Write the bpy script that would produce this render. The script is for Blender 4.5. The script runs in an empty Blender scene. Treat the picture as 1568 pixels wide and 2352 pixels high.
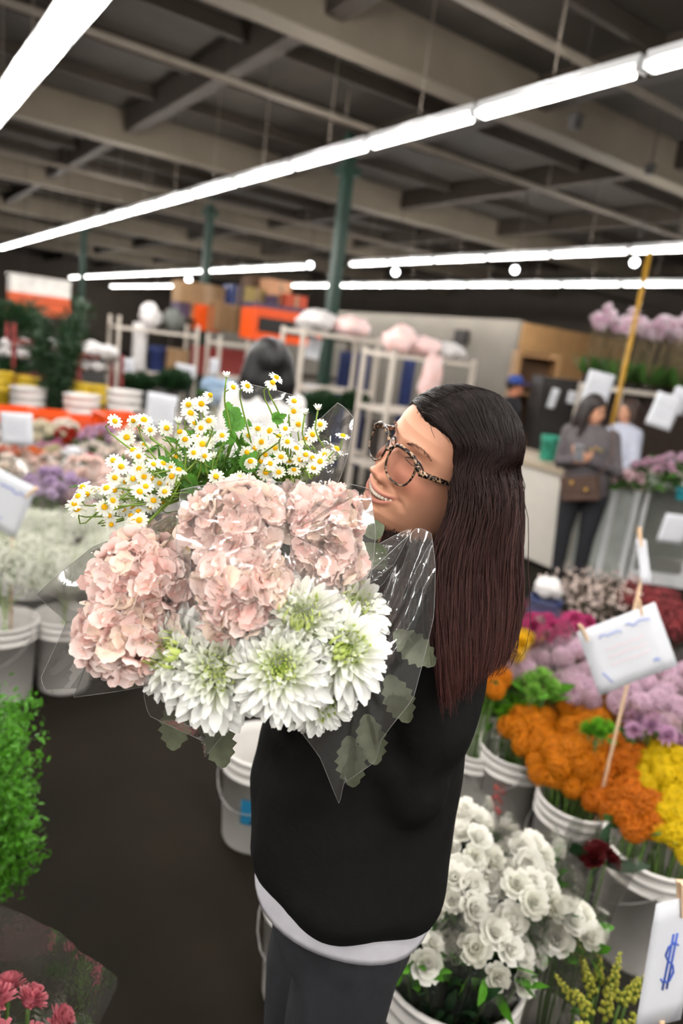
import bpy, math, random
import numpy as np
from mathutils import Vector, Matrix, Quaternion

random.seed(7); np.random.seed(7)
SC = bpy.context.scene
COL = SC.collection
PI = math.pi

# ------------------------------------------------------------------ camera
CAM_H = 1.75
ROT = Matrix(((0.82650698, 0.02823216, -0.56221808),
              (-0.54961029, 0.25641854, -0.79509626),
              (0.12171586, 0.96615344, 0.2274484)))
FPX, CX, CY = 1600.0, 784.0, 1176.0
cam = bpy.data.cameras.new('camera')
cam.sensor_fit = 'HORIZONTAL'; cam.sensor_width = 24.0; cam.lens = 24.0 * FPX / 1568.0
cam.clip_start = 0.05; cam.clip_end = 200
cam.dof.use_dof = True; cam.dof.focus_distance = 0.92; cam.dof.aperture_fstop = 2.4
camo = bpy.data.objects.new('camera', cam); COL.objects.link(camo)
camo.matrix_world = Matrix.Translation((0, 0, CAM_H)) @ ROT.to_4x4()
SC.camera = camo

# ------------------------------------------------------------------ world, exposure
w = bpy.data.worlds.new('world'); SC.world = w; w.use_nodes = True
w.node_tree.nodes['Background'].inputs[0].default_value = (1.0, 0.93, 0.85, 1)
w.node_tree.nodes['Background'].inputs[1].default_value = 0.05
SC.view_settings.view_transform = 'Standard'; SC.view_settings.look = 'None'
SC.view_settings.gamma = 1.0; SC.view_settings.use_curve_mapping = False
SC.view_settings.exposure = 1.5
TUBE_STRENGTH = 5.0      # visible glow of the tubes
FIXTURE_WATT = 22.0      # light each twin-tube fixture throws into the hall
SC.cycles.use_denoising = True
SC.cycles.use_light_tree = False; SC.cycles.max_bounces = 4; SC.cycles.diffuse_bounces = 2; SC.cycles.glossy_bounces = 2; SC.cycles.transmission_bounces = 2; SC.cycles.transparent_max_bounces = 12
SC.cycles.use_adaptive_sampling = True; SC.cycles.adaptive_threshold = 0.1; SC.cycles.adaptive_min_samples = 16
SC.cycles.sample_clamp_indirect = 6.0; SC.cycles.caustics_reflective = False; SC.cycles.caustics_refractive = False

def ray(px, py):
    return ROT @ Vector(((px - CX) / FPX, -(py - CY) / FPX, -1.0))
def at(px, py, d):
    return Vector((0, 0, CAM_H)) + ray(px, py) * d
def onz(px, py, z):
    r = ray(px, py); return Vector((0, 0, CAM_H)) + r * ((z - CAM_H) / r.z)
FWD = Vector((0.5774, 0.8165, 0)).normalized()     # horizontal view direction
RGT = Vector((FWD.y, -FWD.x, 0))

# ------------------------------------------------------------------ materials
def srgb(r, g, b):
    f = lambda c: (c / 255.0) / 12.92 if c <= 10 else (((c / 255.0) + 0.055) / 1.055) ** 2.4
    return (f(r), f(g), f(b), 1.0)
MATS = {}
def mat(name, col, rough=0.6, var=0.12, scale=8.0, bump=0.0, metal=0.0, spec=0.4, transl=0.0, obj_var=0.0, col2=None, detail=3.0):
    """procedural surface: two tones mixed by noise, optional relief, optional petal translucency"""
    if name in MATS: return MATS[name]
    m = bpy.data.materials.new(name); m.use_nodes = True
    nt = m.node_tree; N = nt.nodes; L = nt.links
    b = N['Principled BSDF']; b.inputs['Roughness'].default_value = rough
    b.inputs['Metallic'].default_value = metal; b.inputs['Specular IOR Level'].default_value = spec
    c = srgb(*col)
    if col2 is None:
        ca = tuple(max(0, x * (1 - var)) for x in c[:3]) + (1,); cb = tuple(min(1, x * (1 + var)) for x in c[:3]) + (1,)
    else:
        ca, cb = c, srgb(*col2)
    tc = N.new('ShaderNodeTexCoord'); nz = N.new('ShaderNodeTexNoise')
    nz.inputs['Scale'].default_value = scale; nz.inputs['Detail'].default_value = detail
    L.new(tc.outputs['Object'], nz.inputs['Vector'])
    rp = N.new('ShaderNodeValToRGB'); rp.color_ramp.elements[0].position = 0.3; rp.color_ramp.elements[1].position = 0.7
    rp.color_ramp.elements[0].color = ca; rp.color_ramp.elements[1].color = cb
    L.new(nz.outputs['Fac'], rp.inputs['Fac'])
    out = rp.outputs['Color']
    if obj_var:
        oi = N.new('ShaderNodeObjectInfo'); hs = N.new('ShaderNodeHueSaturation')
        mr = N.new('ShaderNodeMapRange'); mr.inputs['To Min'].default_value = 1 - obj_var; mr.inputs['To Max'].default_value = 1 + obj_var
        L.new(oi.outputs['Random'], mr.inputs['Value']); L.new(mr.outputs['Result'], hs.inputs['Value']); L.new(out, hs.inputs['Color'])
        out = hs.outputs['Color']
    L.new(out, b.inputs['Base Color'])
    if bump:
        bp = N.new('ShaderNodeBump'); bp.inputs['Strength'].default_value = bump; bp.inputs['Distance'].default_value = 0.01
        L.new(nz.outputs['Fac'], bp.inputs['Height']); L.new(bp.outputs['Normal'], b.inputs['Normal'])
    if transl:
        t = N.new('ShaderNodeBsdfTranslucent'); mx = N.new('ShaderNodeMixShader'); mx.inputs[0].default_value = transl
        L.new(out, t.inputs['Color']); L.new(b.outputs[0], mx.inputs[1]); L.new(t.outputs[0], mx.inputs[2])
        L.new(mx.outputs[0], N['Material Output'].inputs['Surface'])
    MATS[name] = m
    return m
def mat_attr(name, rough=0.5, spec=0.4, transl=0.0, noise_scale=60.0, noise_amt=0.12, sss=0.0, bump=0.0):
    """colour from the 'col' attribute of the mesh (petal gradients, skin tones, hair)"""
    if name in MATS: return MATS[name]
    m = bpy.data.materials.new(name); m.use_nodes = True
    nt = m.node_tree; N = nt.nodes; L = nt.links
    b = N['Principled BSDF']; b.inputs['Roughness'].default_value = rough; b.inputs['Specular IOR Level'].default_value = spec
    a = N.new('ShaderNodeAttribute'); a.attribute_name = 'col'
    tc = N.new('ShaderNodeTexCoord'); nz = N.new('ShaderNodeTexNoise'); nz.inputs['Scale'].default_value = noise_scale
    L.new(tc.outputs['Object'], nz.inputs['Vector'])
    mr = N.new('ShaderNodeMapRange'); mr.inputs['To Min'].default_value = 1 - noise_amt; mr.inputs['To Max'].default_value = 1 + noise_amt
    L.new(nz.outputs['Fac'], mr.inputs['Value'])
    hs = N.new('ShaderNodeHueSaturation'); L.new(a.outputs['Color'], hs.inputs['Color']); L.new(mr.outputs['Result'], hs.inputs['Value'])
    L.new(hs.outputs['Color'], b.inputs['Base Color'])
    if sss:
        b.inputs['Subsurface Weight'].default_value = sss; b.inputs['Subsurface Radius'].default_value = (0.006, 0.002, 0.001); b.inputs['Subsurface Scale'].default_value = 1.0
    if bump:
        bp = N.new('ShaderNodeBump'); bp.inputs['Strength'].default_value = bump; bp.inputs['Distance'].default_value = 0.002
        L.new(nz.outputs['Fac'], bp.inputs['Height']); L.new(bp.outputs['Normal'], b.inputs['Normal'])
    if transl:
        t = N.new('ShaderNodeBsdfTranslucent'); mx = N.new('ShaderNodeMixShader'); mx.inputs[0].default_value = transl
        L.new(hs.outputs['Color'], t.inputs['Color']); L.new(b.outputs[0], mx.inputs[1]); L.new(t.outputs[0], mx.inputs[2])
        L.new(mx.outputs[0], N['Material Output'].inputs['Surface'])
    MATS[name] = m
    return m
def film(name, tint=(0.93, 0.92, 0.90), gloss=0.10, rough=0.06, crinkle=0.4, scale=35.0, haze=0.05):
    """thin clear plastic film: mostly see-through, Fresnel gloss, a little milky haze"""
    if name in MATS: return MATS[name]
    m = bpy.data.materials.new(name); m.use_nodes = True
    nt = m.node_tree; N = nt.nodes; L = nt.links
    N.remove(N['Principled BSDF'])
    tr = N.new('ShaderNodeBsdfTransparent'); tr.inputs[0].default_value = (*tint, 1)
    df = N.new('ShaderNodeBsdfDiffuse'); df.inputs[0].default_value = (0.85, 0.83, 0.80, 1)
    gl = N.new('ShaderNodeBsdfGlossy'); gl.inputs['Roughness'].default_value = rough; gl.inputs[0].default_value = (1, 1, 1, 1)
    fr = N.new('ShaderNodeFresnel'); fr.inputs[0].default_value = 1.45
    nz = N.new('ShaderNodeTexNoise'); nz.inputs['Scale'].default_value = scale; nz.inputs['Detail'].default_value = 2
    nz.inputs['Distortion'].default_value = 1.5
    tc = N.new('ShaderNodeTexCoord'); L.new(tc.outputs['Object'], nz.inputs['Vector'])
    bp = N.new('ShaderNodeBump'); bp.inputs['Strength'].default_value = crinkle; bp.inputs['Distance'].default_value = 0.004
    L.new(nz.outputs['Fac'], bp.inputs['Height']); L.new(bp.outputs['Normal'], gl.inputs['Normal']); L.new(bp.outputs['Normal'], fr.inputs['Normal'])
    ad = N.new('ShaderNodeMath'); ad.operation = 'MULTIPLY_ADD'; ad.inputs[1].default_value = 0.45; ad.inputs[2].default_value = gloss * 0.3
    L.new(fr.outputs[0], ad.inputs[0])
    m1 = N.new('ShaderNodeMixShader'); m1.inputs[0].default_value = haze
    L.new(tr.outputs[0], m1.inputs[1]); L.new(df.outputs[0], m1.inputs[2])
    m2 = N.new('ShaderNodeMixShader'); L.new(ad.outputs[0], m2.inputs[0]); L.new(m1.outputs[0], m2.inputs[1]); L.new(gl.outputs[0], m2.inputs[2])
    L.new(m2.outputs[0], N['Material Output'].inputs['Surface'])
    MATS[name] = m
    return m
def emit(name, col, strength):
    if name in MATS: return MATS[name]
    m = bpy.data.materials.new(name); m.use_nodes = True
    N = m.node_tree.nodes; b = N['Principled BSDF']
    b.inputs['Base Color'].default_value = srgb(235, 235, 235)
    b.inputs['Emission Color'].default_value = col; b.inputs['Emission Strength'].default_value = strength
    MATS[name] = m
    return m

# ------------------------------------------------------------------ mesh building
class MB:
    def __init__(s): s.v = []; s.f = []; s.c = []; s.col = None
    def setcol(s, *rgb): s.col = srgb(*rgb)
    def add(s, vs, fs, cols=None):
        o = len(s.v); s.v.extend([tuple(v) for v in vs]); s.f.extend([tuple(i + o for i in f) for f in fs])
        if cols is not None: s.c.extend(cols)
        elif s.col is not None: s.c.extend([s.col] * len(vs))
    def box(s, c, size, rot=None):
        c = Vector(c); sx, sy, sz = (x / 2 for x in size); R = rot or Matrix.Identity(3)
        vs = [c + R @ Vector((x * sx, y * sy, z * sz)) for x, y, z in ((-1,-1,-1),(1,-1,-1),(1,1,-1),(-1,1,-1),(-1,-1,1),(1,-1,1),(1,1,1),(-1,1,1))]
        s.add(vs, [(0,3,2,1),(4,5,6,7),(0,1,5,4),(1,2,6,5),(2,3,7,6),(3,0,4,7)])
    def tube(s, pts, rad, n=8, caps=True, cols=None):
        pts = [Vector(p) for p in pts]; k = len(pts)
        rad = rad if hasattr(rad, '__len__') else [rad] * k
        t0 = (pts[1] - pts[0]).normalized(); a = Vector((0, 0, 1)) if abs(t0.z) < 0.9 else Vector((1, 0, 0))
        u = t0.cross(a).normalized(); vs = []; cc = []
        for i, p in enumerate(pts):
            t = (pts[min(i + 1, k - 1)] - pts[max(i - 1, 0)])
            t = t.normalized() if t.length > 1e-9 else t0
            u = (u - t * u.dot(t)); u = u.normalized() if u.length > 1e-6 else t.orthogonal().normalized()
            w_ = t.cross(u)
            for j in range(n):
                an = 2 * PI * j / n; vs.append(p + (u * math.cos(an) + w_ * math.sin(an)) * rad[i])
                if cols: cc.append(cols[i])
        fs = [(i*n+j, i*n+(j+1) % n, (i+1)*n+(j+1) % n, (i+1)*n+j) for i in range(k-1) for j in range(n)]
        if caps: fs += [tuple(range(n-1, -1, -1)), tuple((k-1)*n+j for j in range(n))]
        s.add(vs, fs, cc if cols else None)
    def rings(s, rings, closed=True, cap0=False, cap1=False, cols=None):
        n = len(rings[0]); vs = [v for r in rings for v in r]; m = n if closed else n - 1
        fs = [(i*n+j, i*n+(j+1) % n, (i+1)*n+(j+1) % n, (i+1)*n+j) for i in range(len(rings)-1) for j in range(m)]
        if cap0: fs.append(tuple(range(n-1, -1, -1)))
        if cap1: fs.append(tuple((len(rings)-1)*n+j for j in range(n)))
        s.add(vs, fs, cols)
    def lathe(s, prof, n=24, c=(0,0,0), cap0=False, cap1=False):
        c = Vector(c)
        s.rings([[c + Vector((r*math.cos(2*PI*j/n), r*math.sin(2*PI*j/n), z)) for j in range(n)] for r, z in prof], True, cap0, cap1)
    def ball(s, c, r, n=8, m=6, sq=(1,1,1)):
        c = Vector(c); vs = [c + Vector((0,0,-r*sq[2]))]
        for i in range(1, m):
            a = -PI/2 + PI*i/m
            for j in range(n):
                b = 2*PI*j/n; vs.append(c + Vector((r*sq[0]*math.cos(a)*math.cos(b), r*sq[1]*math.cos(a)*math.sin(b), r*sq[2]*math.sin(a))))
        vs.append(c + Vector((0,0,r*sq[2]))); fs = [(0, 1+(j+1) % n, 1+j) for j in range(n)]
        for i in range(m-2):
            for j in range(n): fs.append((1+i*n+j, 1+i*n+(j+1) % n, 1+(i+1)*n+(j+1) % n, 1+(i+1)*n+j))
        l = len(vs)-1; o = 1+(m-2)*n
        fs += [(o+j, o+(j+1) % n, l) for j in range(n)]
        s.add(vs, fs)
    def mesh(s, name, mats, smooth=True):
        me = bpy.data.meshes.new(name); me.from_pydata(s.v, [], s.f)
        if smooth: me.polygons.foreach_set('use_smooth', [True] * len(me.polygons))
        for m in (mats if isinstance(mats, (list, tuple)) else [mats]): me.materials.append(m)
        if s.c:
            at_ = me.color_attributes.new('col', 'FLOAT_COLOR', 'POINT')
            at_.data.foreach_set('color', np.array(s.c, dtype=np.float32).ravel())
        me.update(); return me
    def build(s, name, mats, parent=None, smooth=True):
        return link(name, s.mesh(name, mats, smooth), parent)
def link(name, me, parent=None, mw=None):
    """object whose mesh (or matrix mw) is given in world space when parent is a root, in parent space when parent is a part"""
    o = bpy.data.objects.new(name, me); COL.objects.link(o)
    if parent is not None:
        o.parent = parent
        if parent.parent is None: o.matrix_parent_inverse = parent.matrix_basis.inverted()
    if mw is not None: o.matrix_basis = mw
    return o
def thing(name, label, cat, loc=(0,0,0), group=None):
    o = bpy.data.objects.new(name, None); COL.objects.link(o); o.empty_display_size = 0.05
    o.location = loc; o['label'] = label; o['category'] = cat
    if group: o['group'] = group
    return o
def tag(o, label, cat, group=None, kind=None):
    o['label'] = label; o['category'] = cat
    if group: o['group'] = group
    if kind: o['kind'] = kind
    return o
def struct(o, label=None):
    o['kind'] = 'structure'
    if label: o['label'] = label
    return o
def frame(z, roll=0.0):
    """rotation whose local z axis is the given direction"""
    q = Vector(z).normalized().to_track_quat('Z', 'Y').to_matrix()
    return q @ Matrix.Rotation(roll, 3, 'Z')
def spline(pts, n):
    """Catmull-Rom through points"""
    P = [Vector(p) for p in pts]; P = [P[0]*2-P[1]] + P + [P[-1]*2-P[-2]]; out = []
    segs = len(P) - 3
    for i in range(n):
        t = i/(n-1)*segs; k = min(int(t), segs-1); u = t-k
        a, b, c, d = P[k:k+4]
        out.append(0.5*((2*b)+(c-a)*u+(2*a-5*b+4*c-d)*u*u+(3*b-a-3*c+d)*u**3))
    return out
def flat(p, z): return Vector((p.x, p.y, z))
def lerp(x, xs, ys): return float(np.interp(x, xs, ys))

# ------------------------------------------------------------------ the hall
M_floor = mat('floor_concrete', (20, 17, 12), 0.8, spec=0.08, scale=1.6, bump=0.15, col2=(32, 27, 20), detail=8)
M_ceil = mat('ceiling_deck', (44, 39, 31), 0.9, scale=2.0, col2=(53, 47, 38))
M_beam = mat('painted_beam', (98, 89, 76), 0.8, scale=3.0, var=0.08)
M_wood = mat('brown_timber', (48, 40, 31), 0.85, scale=5.0, var=0.15)
M_wall = mat('dim_wall', (68, 61, 53), 0.9, scale=1.5, var=0.1)
M_white_wall = mat('white_partition', (114, 108, 99), 0.8, scale=2.0, var=0.05)
M_ply = mat('plywood', (160, 122, 80), 0.7, scale=4.0, var=0.12)
M_tube = emit('tube_light', (1.0, 0.97, 0.93, 1), TUBE_STRENGTH); M_tube.cycles.emission_sampling = 'NONE'
LAMP = bpy.data.lights.new('lamp', 'POINT'); LAMP.energy = FIXTURE_WATT; LAMP.color = (1.0, 0.97, 0.935); LAMP.shadow_soft_size = 0.12
M_white_metal = mat('white_enamel', (225, 226, 226), 0.4, var=0.03)
M_green_steel = mat('green_paint', (17, 48, 37), 0.5, var=0.1)
X0, X1, Y0, Y1, ZC = -6.0, 18.0, -11.0, 40.0, 4.5
def slab(name, c, size, m, label=None):
    b = MB(); b.box(c, size); return struct(b.build(name, m, smooth=False), label)
slab('floor', ((X0+X1)/2, (Y0+Y1)/2, -0.05), (X1-X0+0.4, Y1-Y0+0.4, 0.1), M_floor)
slab('ceiling', ((X0+X1)/2, (Y0+Y1)/2, ZC+0.06), (X1-X0+0.4, Y1-Y0+0.4, 0.12), M_ceil)
slab('wall_left', (X0-0.1, (Y0+Y1)/2, ZC/2), (0.2, Y1-Y0, ZC), M_wall)
slab('wall_right', (X1+0.1, (Y0+Y1)/2, ZC/2), (0.2, Y1-Y0, ZC), M_wall)
slab('wall_back', ((X0+X1)/2, Y1+0.1, ZC/2), (X1-X0, 0.2, ZC), M_wall)
slab('wall_front', ((X0+X1)/2, Y0-0.1, ZC/2), (X1-X0, 0.2, ZC), M_wall)
slab('wall_partition', (11.2, 19.1, 1.37), (0.16, 17.6, 2.74), M_white_wall)
slab('wall_plywood', (13.0, 10.3, 1.36), (3.6, 0.06, 2.70), M_ply)
n = 0
for y in (-9.7, -4.7, 0.3, 5.32, 10.45, 15.4, 20.4, 25.4, 30.4):
    n += 1; slab('trim_%d' % n, ((X0+X1)/2, y+0.12, ZC-0.21), (X1-X0, 0.24, 0.42), M_beam, 'deep pale painted roof girder')
for x in (-4.1, -1.7, 0.7, 3.1, 5.5, 7.9, 10.3, 12.7, 15.1):
    n += 1; slab('trim_%d' % n, (x, (Y0+Y1)/2, ZC-0.14), (0.16, Y1-Y0, 0.28), M_wood, 'brown timber joist between the girders')
for y in (1.55, 2.8, 4.05, 6.7, 7.95, 9.2, 11.7, 12.95, 14.2, 16.7, 18.0, 19.2):
    n += 1; slab('trim_%d' % n, ((X0+X1)/2, y, ZC-0.07), (X1-X0, 0.07, 0.14), M_wood, 'thin brown purlin under the roof deck')
M_pipe = mat('pipe_grey', (96, 88, 78), 0.6, var=0.08)
for y, z, lab in ((6.42, 3.92, 'thin pale pipe crossing above the long light row'), (3.8, 3.92, 'thin pale pipe at the upper right of the ceiling'), (12.2, 3.92, 'thin pale pipe far down the ceiling')):
    b = MB(); b.tube([(X0+0.05, y, z), (X1-0.05, y, z)], 0.033, 8)
    for x in np.arange(X0+1, X1, 3.0): b.tube([(x, y, z), (x, y, ZC-0.28)], 0.008, 5)
    tag(b.build('ceiling_pipe', M_pipe), lab, 'pipe')
for p, d, lab in (((772, 620), 9.6, 'green steel column in front of the white partition'), ((477, 560), 14.0, 'dark green steel column behind the stacked boxes'), ((190, 600), 19.0, 'far green steel column at the left of the hall')):
    q = at(*p, d); b = MB(); b.box((q.x, q.y, ZC/2), (0.14, 0.14, ZC)); b.box((q.x, q.y, ZC-0.47), (0.26, 0.26, 0.1)); b.box((q.x, q.y, 0.01), (0.3, 0.3, 0.02))
    o = tag(b.build('steel_column', M_green_steel, smooth=False), lab, 'column')

# fluorescent rows
ZL = 3.35
hb = MB()
hb.rings([[Vector((x, y, z)) for x, z in ((-0.05, 0.026), (-0.02, 0.020), (0.02, 0.020), (0.05, 0.026), (0.05, 0.030), (0.03, 0.035), (0.03, 0.08), (-0.03, 0.08), (-0.03, 0.035), (-0.05, 0.030))] for y in (-0.60, 0.60)], True, True, True)
ME_house = hb.mesh('housing', M_white_metal, False)
hw_ = MB()
hw_.rings([[Vector((x, y, z)) for x, z in ((-0.105, 0.0), (-0.06, 0.036), (0.06, 0.036), (0.105, 0.0), (0.11, 0.004), (0.065, 0.046), (0.04, 0.05), (0.04, 0.1), (-0.04, 0.1), (-0.04, 0.05), (-0.065, 0.046), (-0.11, 0.004))] for y in (-0.60, 0.60)], True, True, True)
ME_house_w = hw_.mesh('housing', M_white_metal, False)
tw_ = MB(); tw_.tube([(0, -0.56, 0), (0, 0.56, 0)], 0.022, 8); ME_tw = tw_.mesh('tube', M_tube)
t1 = MB(); t1.tube([(0, -0.56, 0), (0, 0.56, 0)], 0.016, 8); ME_t = t1.mesh('tube', M_tube)
s1 = MB()
s1.box((0, 0, 0.012), (0.09, 0.016, 0.045))
ME_s = s1.mesh('lamp_holder', M_white_metal, False)
r1 = MB()
r1.tube([(0, 0, 0.08), (0, 0, ZC-ZL)], 0.005, 5)
ME_r = r1.mesh('suspension_rod', M_pipe)
def fixture(x, y, lab, grp, z=ZL, wide=False):
    o = thing('fluorescent_light', lab, 'light', (x, y, z), grp)
    link('housing', ME_house_w if wide else ME_house, o).matrix_parent_inverse = Matrix()
    if -1 < y < 14 and x > 0:
        for yy in (-0.598, 0.598): link('lamp_holder', ME_s, o, Matrix.Translation((0, yy, 0))).matrix_parent_inverse = Matrix()
    link('suspension_rod', ME_r, o).matrix_parent_inverse = Matrix()
    lo = bpy.data.objects.new('lamp', LAMP); COL.objects.link(lo); lo.parent = o; lo.location = (0, 0, -0.03)
    for sx, dy in ((-0.045, -0.015), (0.045, 0.015)) if wide else ((-0.03, -0.015), (0.03, 0.015)):
        t = link('tube', ME_tw if wide else ME_t, o, Matrix.Translation((sx, dy, 0.0))); t.matrix_parent_inverse = Matrix()
PITCH = 1.245
ORD = 'first second third fourth fifth sixth seventh eighth ninth tenth eleventh twelfth thirteenth fourteenth fifteenth sixteenth seventeenth eighteenth'.split()
rows = [(1.01, -8, 12, 0.72, 'the nearest light row at the top left', 3), (3.43, -7, 19, 0.76, 'the long light row crossing the photo', 1),
        (7.96, -3, 5, 6.4, 'the upper far row, right half', -1), (7.96, 0, 17, 14.35, 'the upper far row, left half', 0),
        (10.58, -3, 9, 8.33, 'the lowest far row, right half', -1), (10.58, 0, 8, 28.3, 'the lowest far row, left piece', 0),
        (-1.5, -8, 4, 1.3, 'the light row behind the camera', 99), (-4.0, -3, 4, 1.3, 'the light row by the near wall', 99)]
for x, k0, k1, y0, where, kv in rows:
    for k in range(k0, k1):
        y = y0 + k*PITCH
        if y > Y1-0.8: continue
        if k >= kv: fixture(x, y, 'twin-tube fluorescent light, %s from the right in %s' % (ORD[k-kv], where), where, wide=x == 1.01)
        else: fixture(x, y, 'twin-tube fluorescent light out of frame in '+where, where)
# ------------------------------------------------------------------ flower and leaf pieces
M_leaf = mat('leaf_green', (62, 98, 40), 0.5, var=0.3, scale=30, transl=0.2)
M_leaf_dark = mat('leaf_dark', (30, 58, 30), 0.5, var=0.3, scale=20, transl=0.15)
M_leaf_bright = mat('leaf_bright', (80, 142, 34), 0.5, var=0.25, scale=30, transl=0.25)
M_stem = mat('stem_green', (88, 120, 52), 0.5, var=0.15)
M_film = film('cellophane_display', haze=0.04, gloss=0.12)
M_bucket = mat('white_bucket_plastic', (212, 208, 203), 0.42, var=0.05, scale=6)
M_wire = mat('wire', (170, 168, 165), 0.35, metal=0.8)
M_paper = mat('sign_paper', (212, 214, 219), 0.7, var=0.03)
M_ink = mat('blue_ink', (72, 100, 190), 0.7, var=0.1)
M_ink_red = mat('red_ink', (200, 80, 75), 0.7, var=0.1)
M_peg = mat('peg_wood', (222, 190, 155), 0.6, var=0.1, scale=20)

def petal_pts(L, W, cup=0.2, tip=0.0, n=3, ruffle=0.0, seed=0, base=0.25):
    """small petal along +y, cupped towards +z: rows of 3 points"""
    rnd = random.Random(seed); rows = []
    for i in range(n+1):
        t = i/n; w_ = W*(base+(1-base)*math.sin(PI*min(1, t*0.62+0.08)))*(1 if t < 0.99 else 0.55+tip)
        y = L*t; z = cup*L*t*t
        rows.append([Vector((-w_, y, z+0.25*w_+rnd.uniform(-1, 1)*ruffle)), Vector((0, y*1.02, z+rnd.uniform(-1, 1)*ruffle*0.5)), Vector((w_, y, z+0.25*w_+rnd.uniform(-1, 1)*ruffle))])
    return rows
def add_petal(mb, rows, Mx, c0=None, c1=None):
    vs = [Mx @ p for r in rows for p in r]; k = len(rows)
    fs = [(i*3+j, i*3+j+1, (i+1)*3+j+1, (i+1)*3+j) for i in range(k-1) for j in (0, 1)]
    cols = None
    if c0 is not None:
        cols = []
        for i in range(k):
            t = i/(k-1); cols += [tuple(c0[q]*(1-t)+c1[q]*t for q in range(4))]*3
    mb.add(vs, fs, cols)
GA = PI*(3-math.sqrt(5))
HEADS = {}
def head_mesh(kind, rgb, rgb2=None, var=0):
    """flower heads of radius 1, opening towards +z; colours run from rgb (heart) to rgb2 (rim)"""
    key = (kind, rgb, rgb2, var)
    if key in HEADS: return HEADS[key]
    c0 = srgb(*rgb); c1 = srgb(*(rgb2 or rgb)); mb = MB()
    if kind in ('carnation', 'rose'): c0 = tuple((a*.45+b_*.55) for a, b_ in zip(c0, c1))
    rnd = random.Random(var*77+len(kind))
    if kind in ('carnation', 'mum', 'aster'):
        n = {'carnation': 84, 'mum': 84, 'aster': 34}[kind]
        for i in range(n):
            t = (i+0.5)/n; th = i*GA+rnd.uniform(-.2, .2); el = (1-t)*1.35+rnd.uniform(-.12, .12)
            if kind == 'carnation': L, W, cup, rf = 0.42+0.45*t, 0.17, 0.35, 0.06; el = (1-t)*1.5-0.25+rnd.uniform(-.15, .15)
            elif kind == 'mum': L, W, cup, rf = 0.35+0.6*t, 0.11, 0.55, 0.0
            else: L, W, cup, rf = 0.5+0.5*t, 0.12, 0.1, 0.0; el = (1-t)*1.0-0.05
            Mx = Matrix.Rotation(th, 4, 'Z') @ Matrix.Translation((0, 0.06, 0.05+0.28*(1-t))) @ Matrix.Rotation(el, 4, 'X')
            f = rnd.uniform(0.82, 1.1); add_petal(mb, petal_pts(L, W, cup, ruffle=rf, n=2, seed=i+var*100), Mx, tuple(x*f for x in c0), tuple(min(1, x*f) for x in c1))
        mb.col = c0; mb.ball((0, 0, 0.08), 0.5, 8, 5, (1, 1, 0.8))
    elif kind == 'rose':
        for ring, (k, el, L, W, zz) in enumerate(((3, 1.45, 0.55, 0.30, 0.25), (5, 1.15, 0.75, 0.38, 0.15), (6, 0.75, 0.9, 0.44, 0.05), (6, 0.35, 1.0, 0.46, 0.0))):
            for i in range(k):
                th = 2*PI*i/k+ring*0.5+rnd.uniform(-.15, .15)
                Mx = Matrix.Rotation(th, 4, 'Z') @ Matrix.Translation((0, 0.05+0.05*ring, zz)) @ Matrix.Rotation(el+rnd.uniform(-.1, .1), 4, 'X')
                add_petal(mb, petal_pts(L, W, 0.12, ruffle=0.05, n=3, seed=i+ring*10+var*100, tip=0.3), Mx, c0, c1)
        mb.col = c0; mb.ball((0, 0, 0.16), 0.26, 6, 5)
    elif kind == 'cluster':      # ball of small four-petalled florets
        for i in range(46):
            t = (i+0.5)/46; th = i*GA; z = 1-1.35*t; r = math.sqrt(max(0, 1-z*z))
            d = Vector((r*math.cos(th), r*math.sin(th), z)); F = frame(d, rnd.random()*6).to_4x4()
            f = rnd.uniform(0.82, 1.1)
            for q in range(4):
                Mx = Matrix.Translation(d*0.82) @ F @ Matrix.Rotation(q*PI/2, 4, 'Z') @ Matrix.Rotation(0.35, 4, 'X')
                add_petal(mb, petal_pts(0.27, 0.12, 0.1, n=1, seed=i, tip=0.6), Mx, tuple(x*f for x in c0), tuple(min(1, x*f) for x in c1))
        mb.col = c0; mb.ball((0, 0, 0), 0.8, 8, 6)
    elif kind == 'spike':        # raceme of buds along +z
        for i in range(26):
            t = i/26; th = i*GA; r = 0.30*(1-t*0.85); p = Vector((r*math.cos(th), r*math.sin(th), 2.2*t))
            mb.col = tuple(c0[q]*(1-t)+c1[q]*t for q in range(4)); mb.ball(p, 0.17*(1-0.6*t), 5, 4)
        mb.col = srgb(96, 130, 60); mb.tube([(0, 0, -0.3), (0, 0, 2.2)], 0.05, 5)
    me = mb.mesh(kind, mat_attr('petal_soft', 0.6, 0.25, 0.3, 12, 0.1)); HEADS[key] = me
    return me
def leaf_into(mb, p, d, L, W, bend=0.3, roll=0.0):
    F = frame(Vector(d), 0).to_4x4(); Mx = Matrix.Translation(p) @ F @ Matrix.Rotation(roll, 4, 'Z') @ Matrix.Rotation(PI/2, 4, 'X')
    rows = []
    for i in range(4):
        t = i/3; w_ = W*math.sin(PI*(0.1+0.86*t))
        rows.append([Vector((-w_, L*t, bend*L*t*t+0.2*w_)), Vector((0, L*t, bend*L*t*t)), Vector((w_, L*t, bend*L*t*t+0.2*w_))])
    add_petal(mb, rows, Mx)
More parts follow.
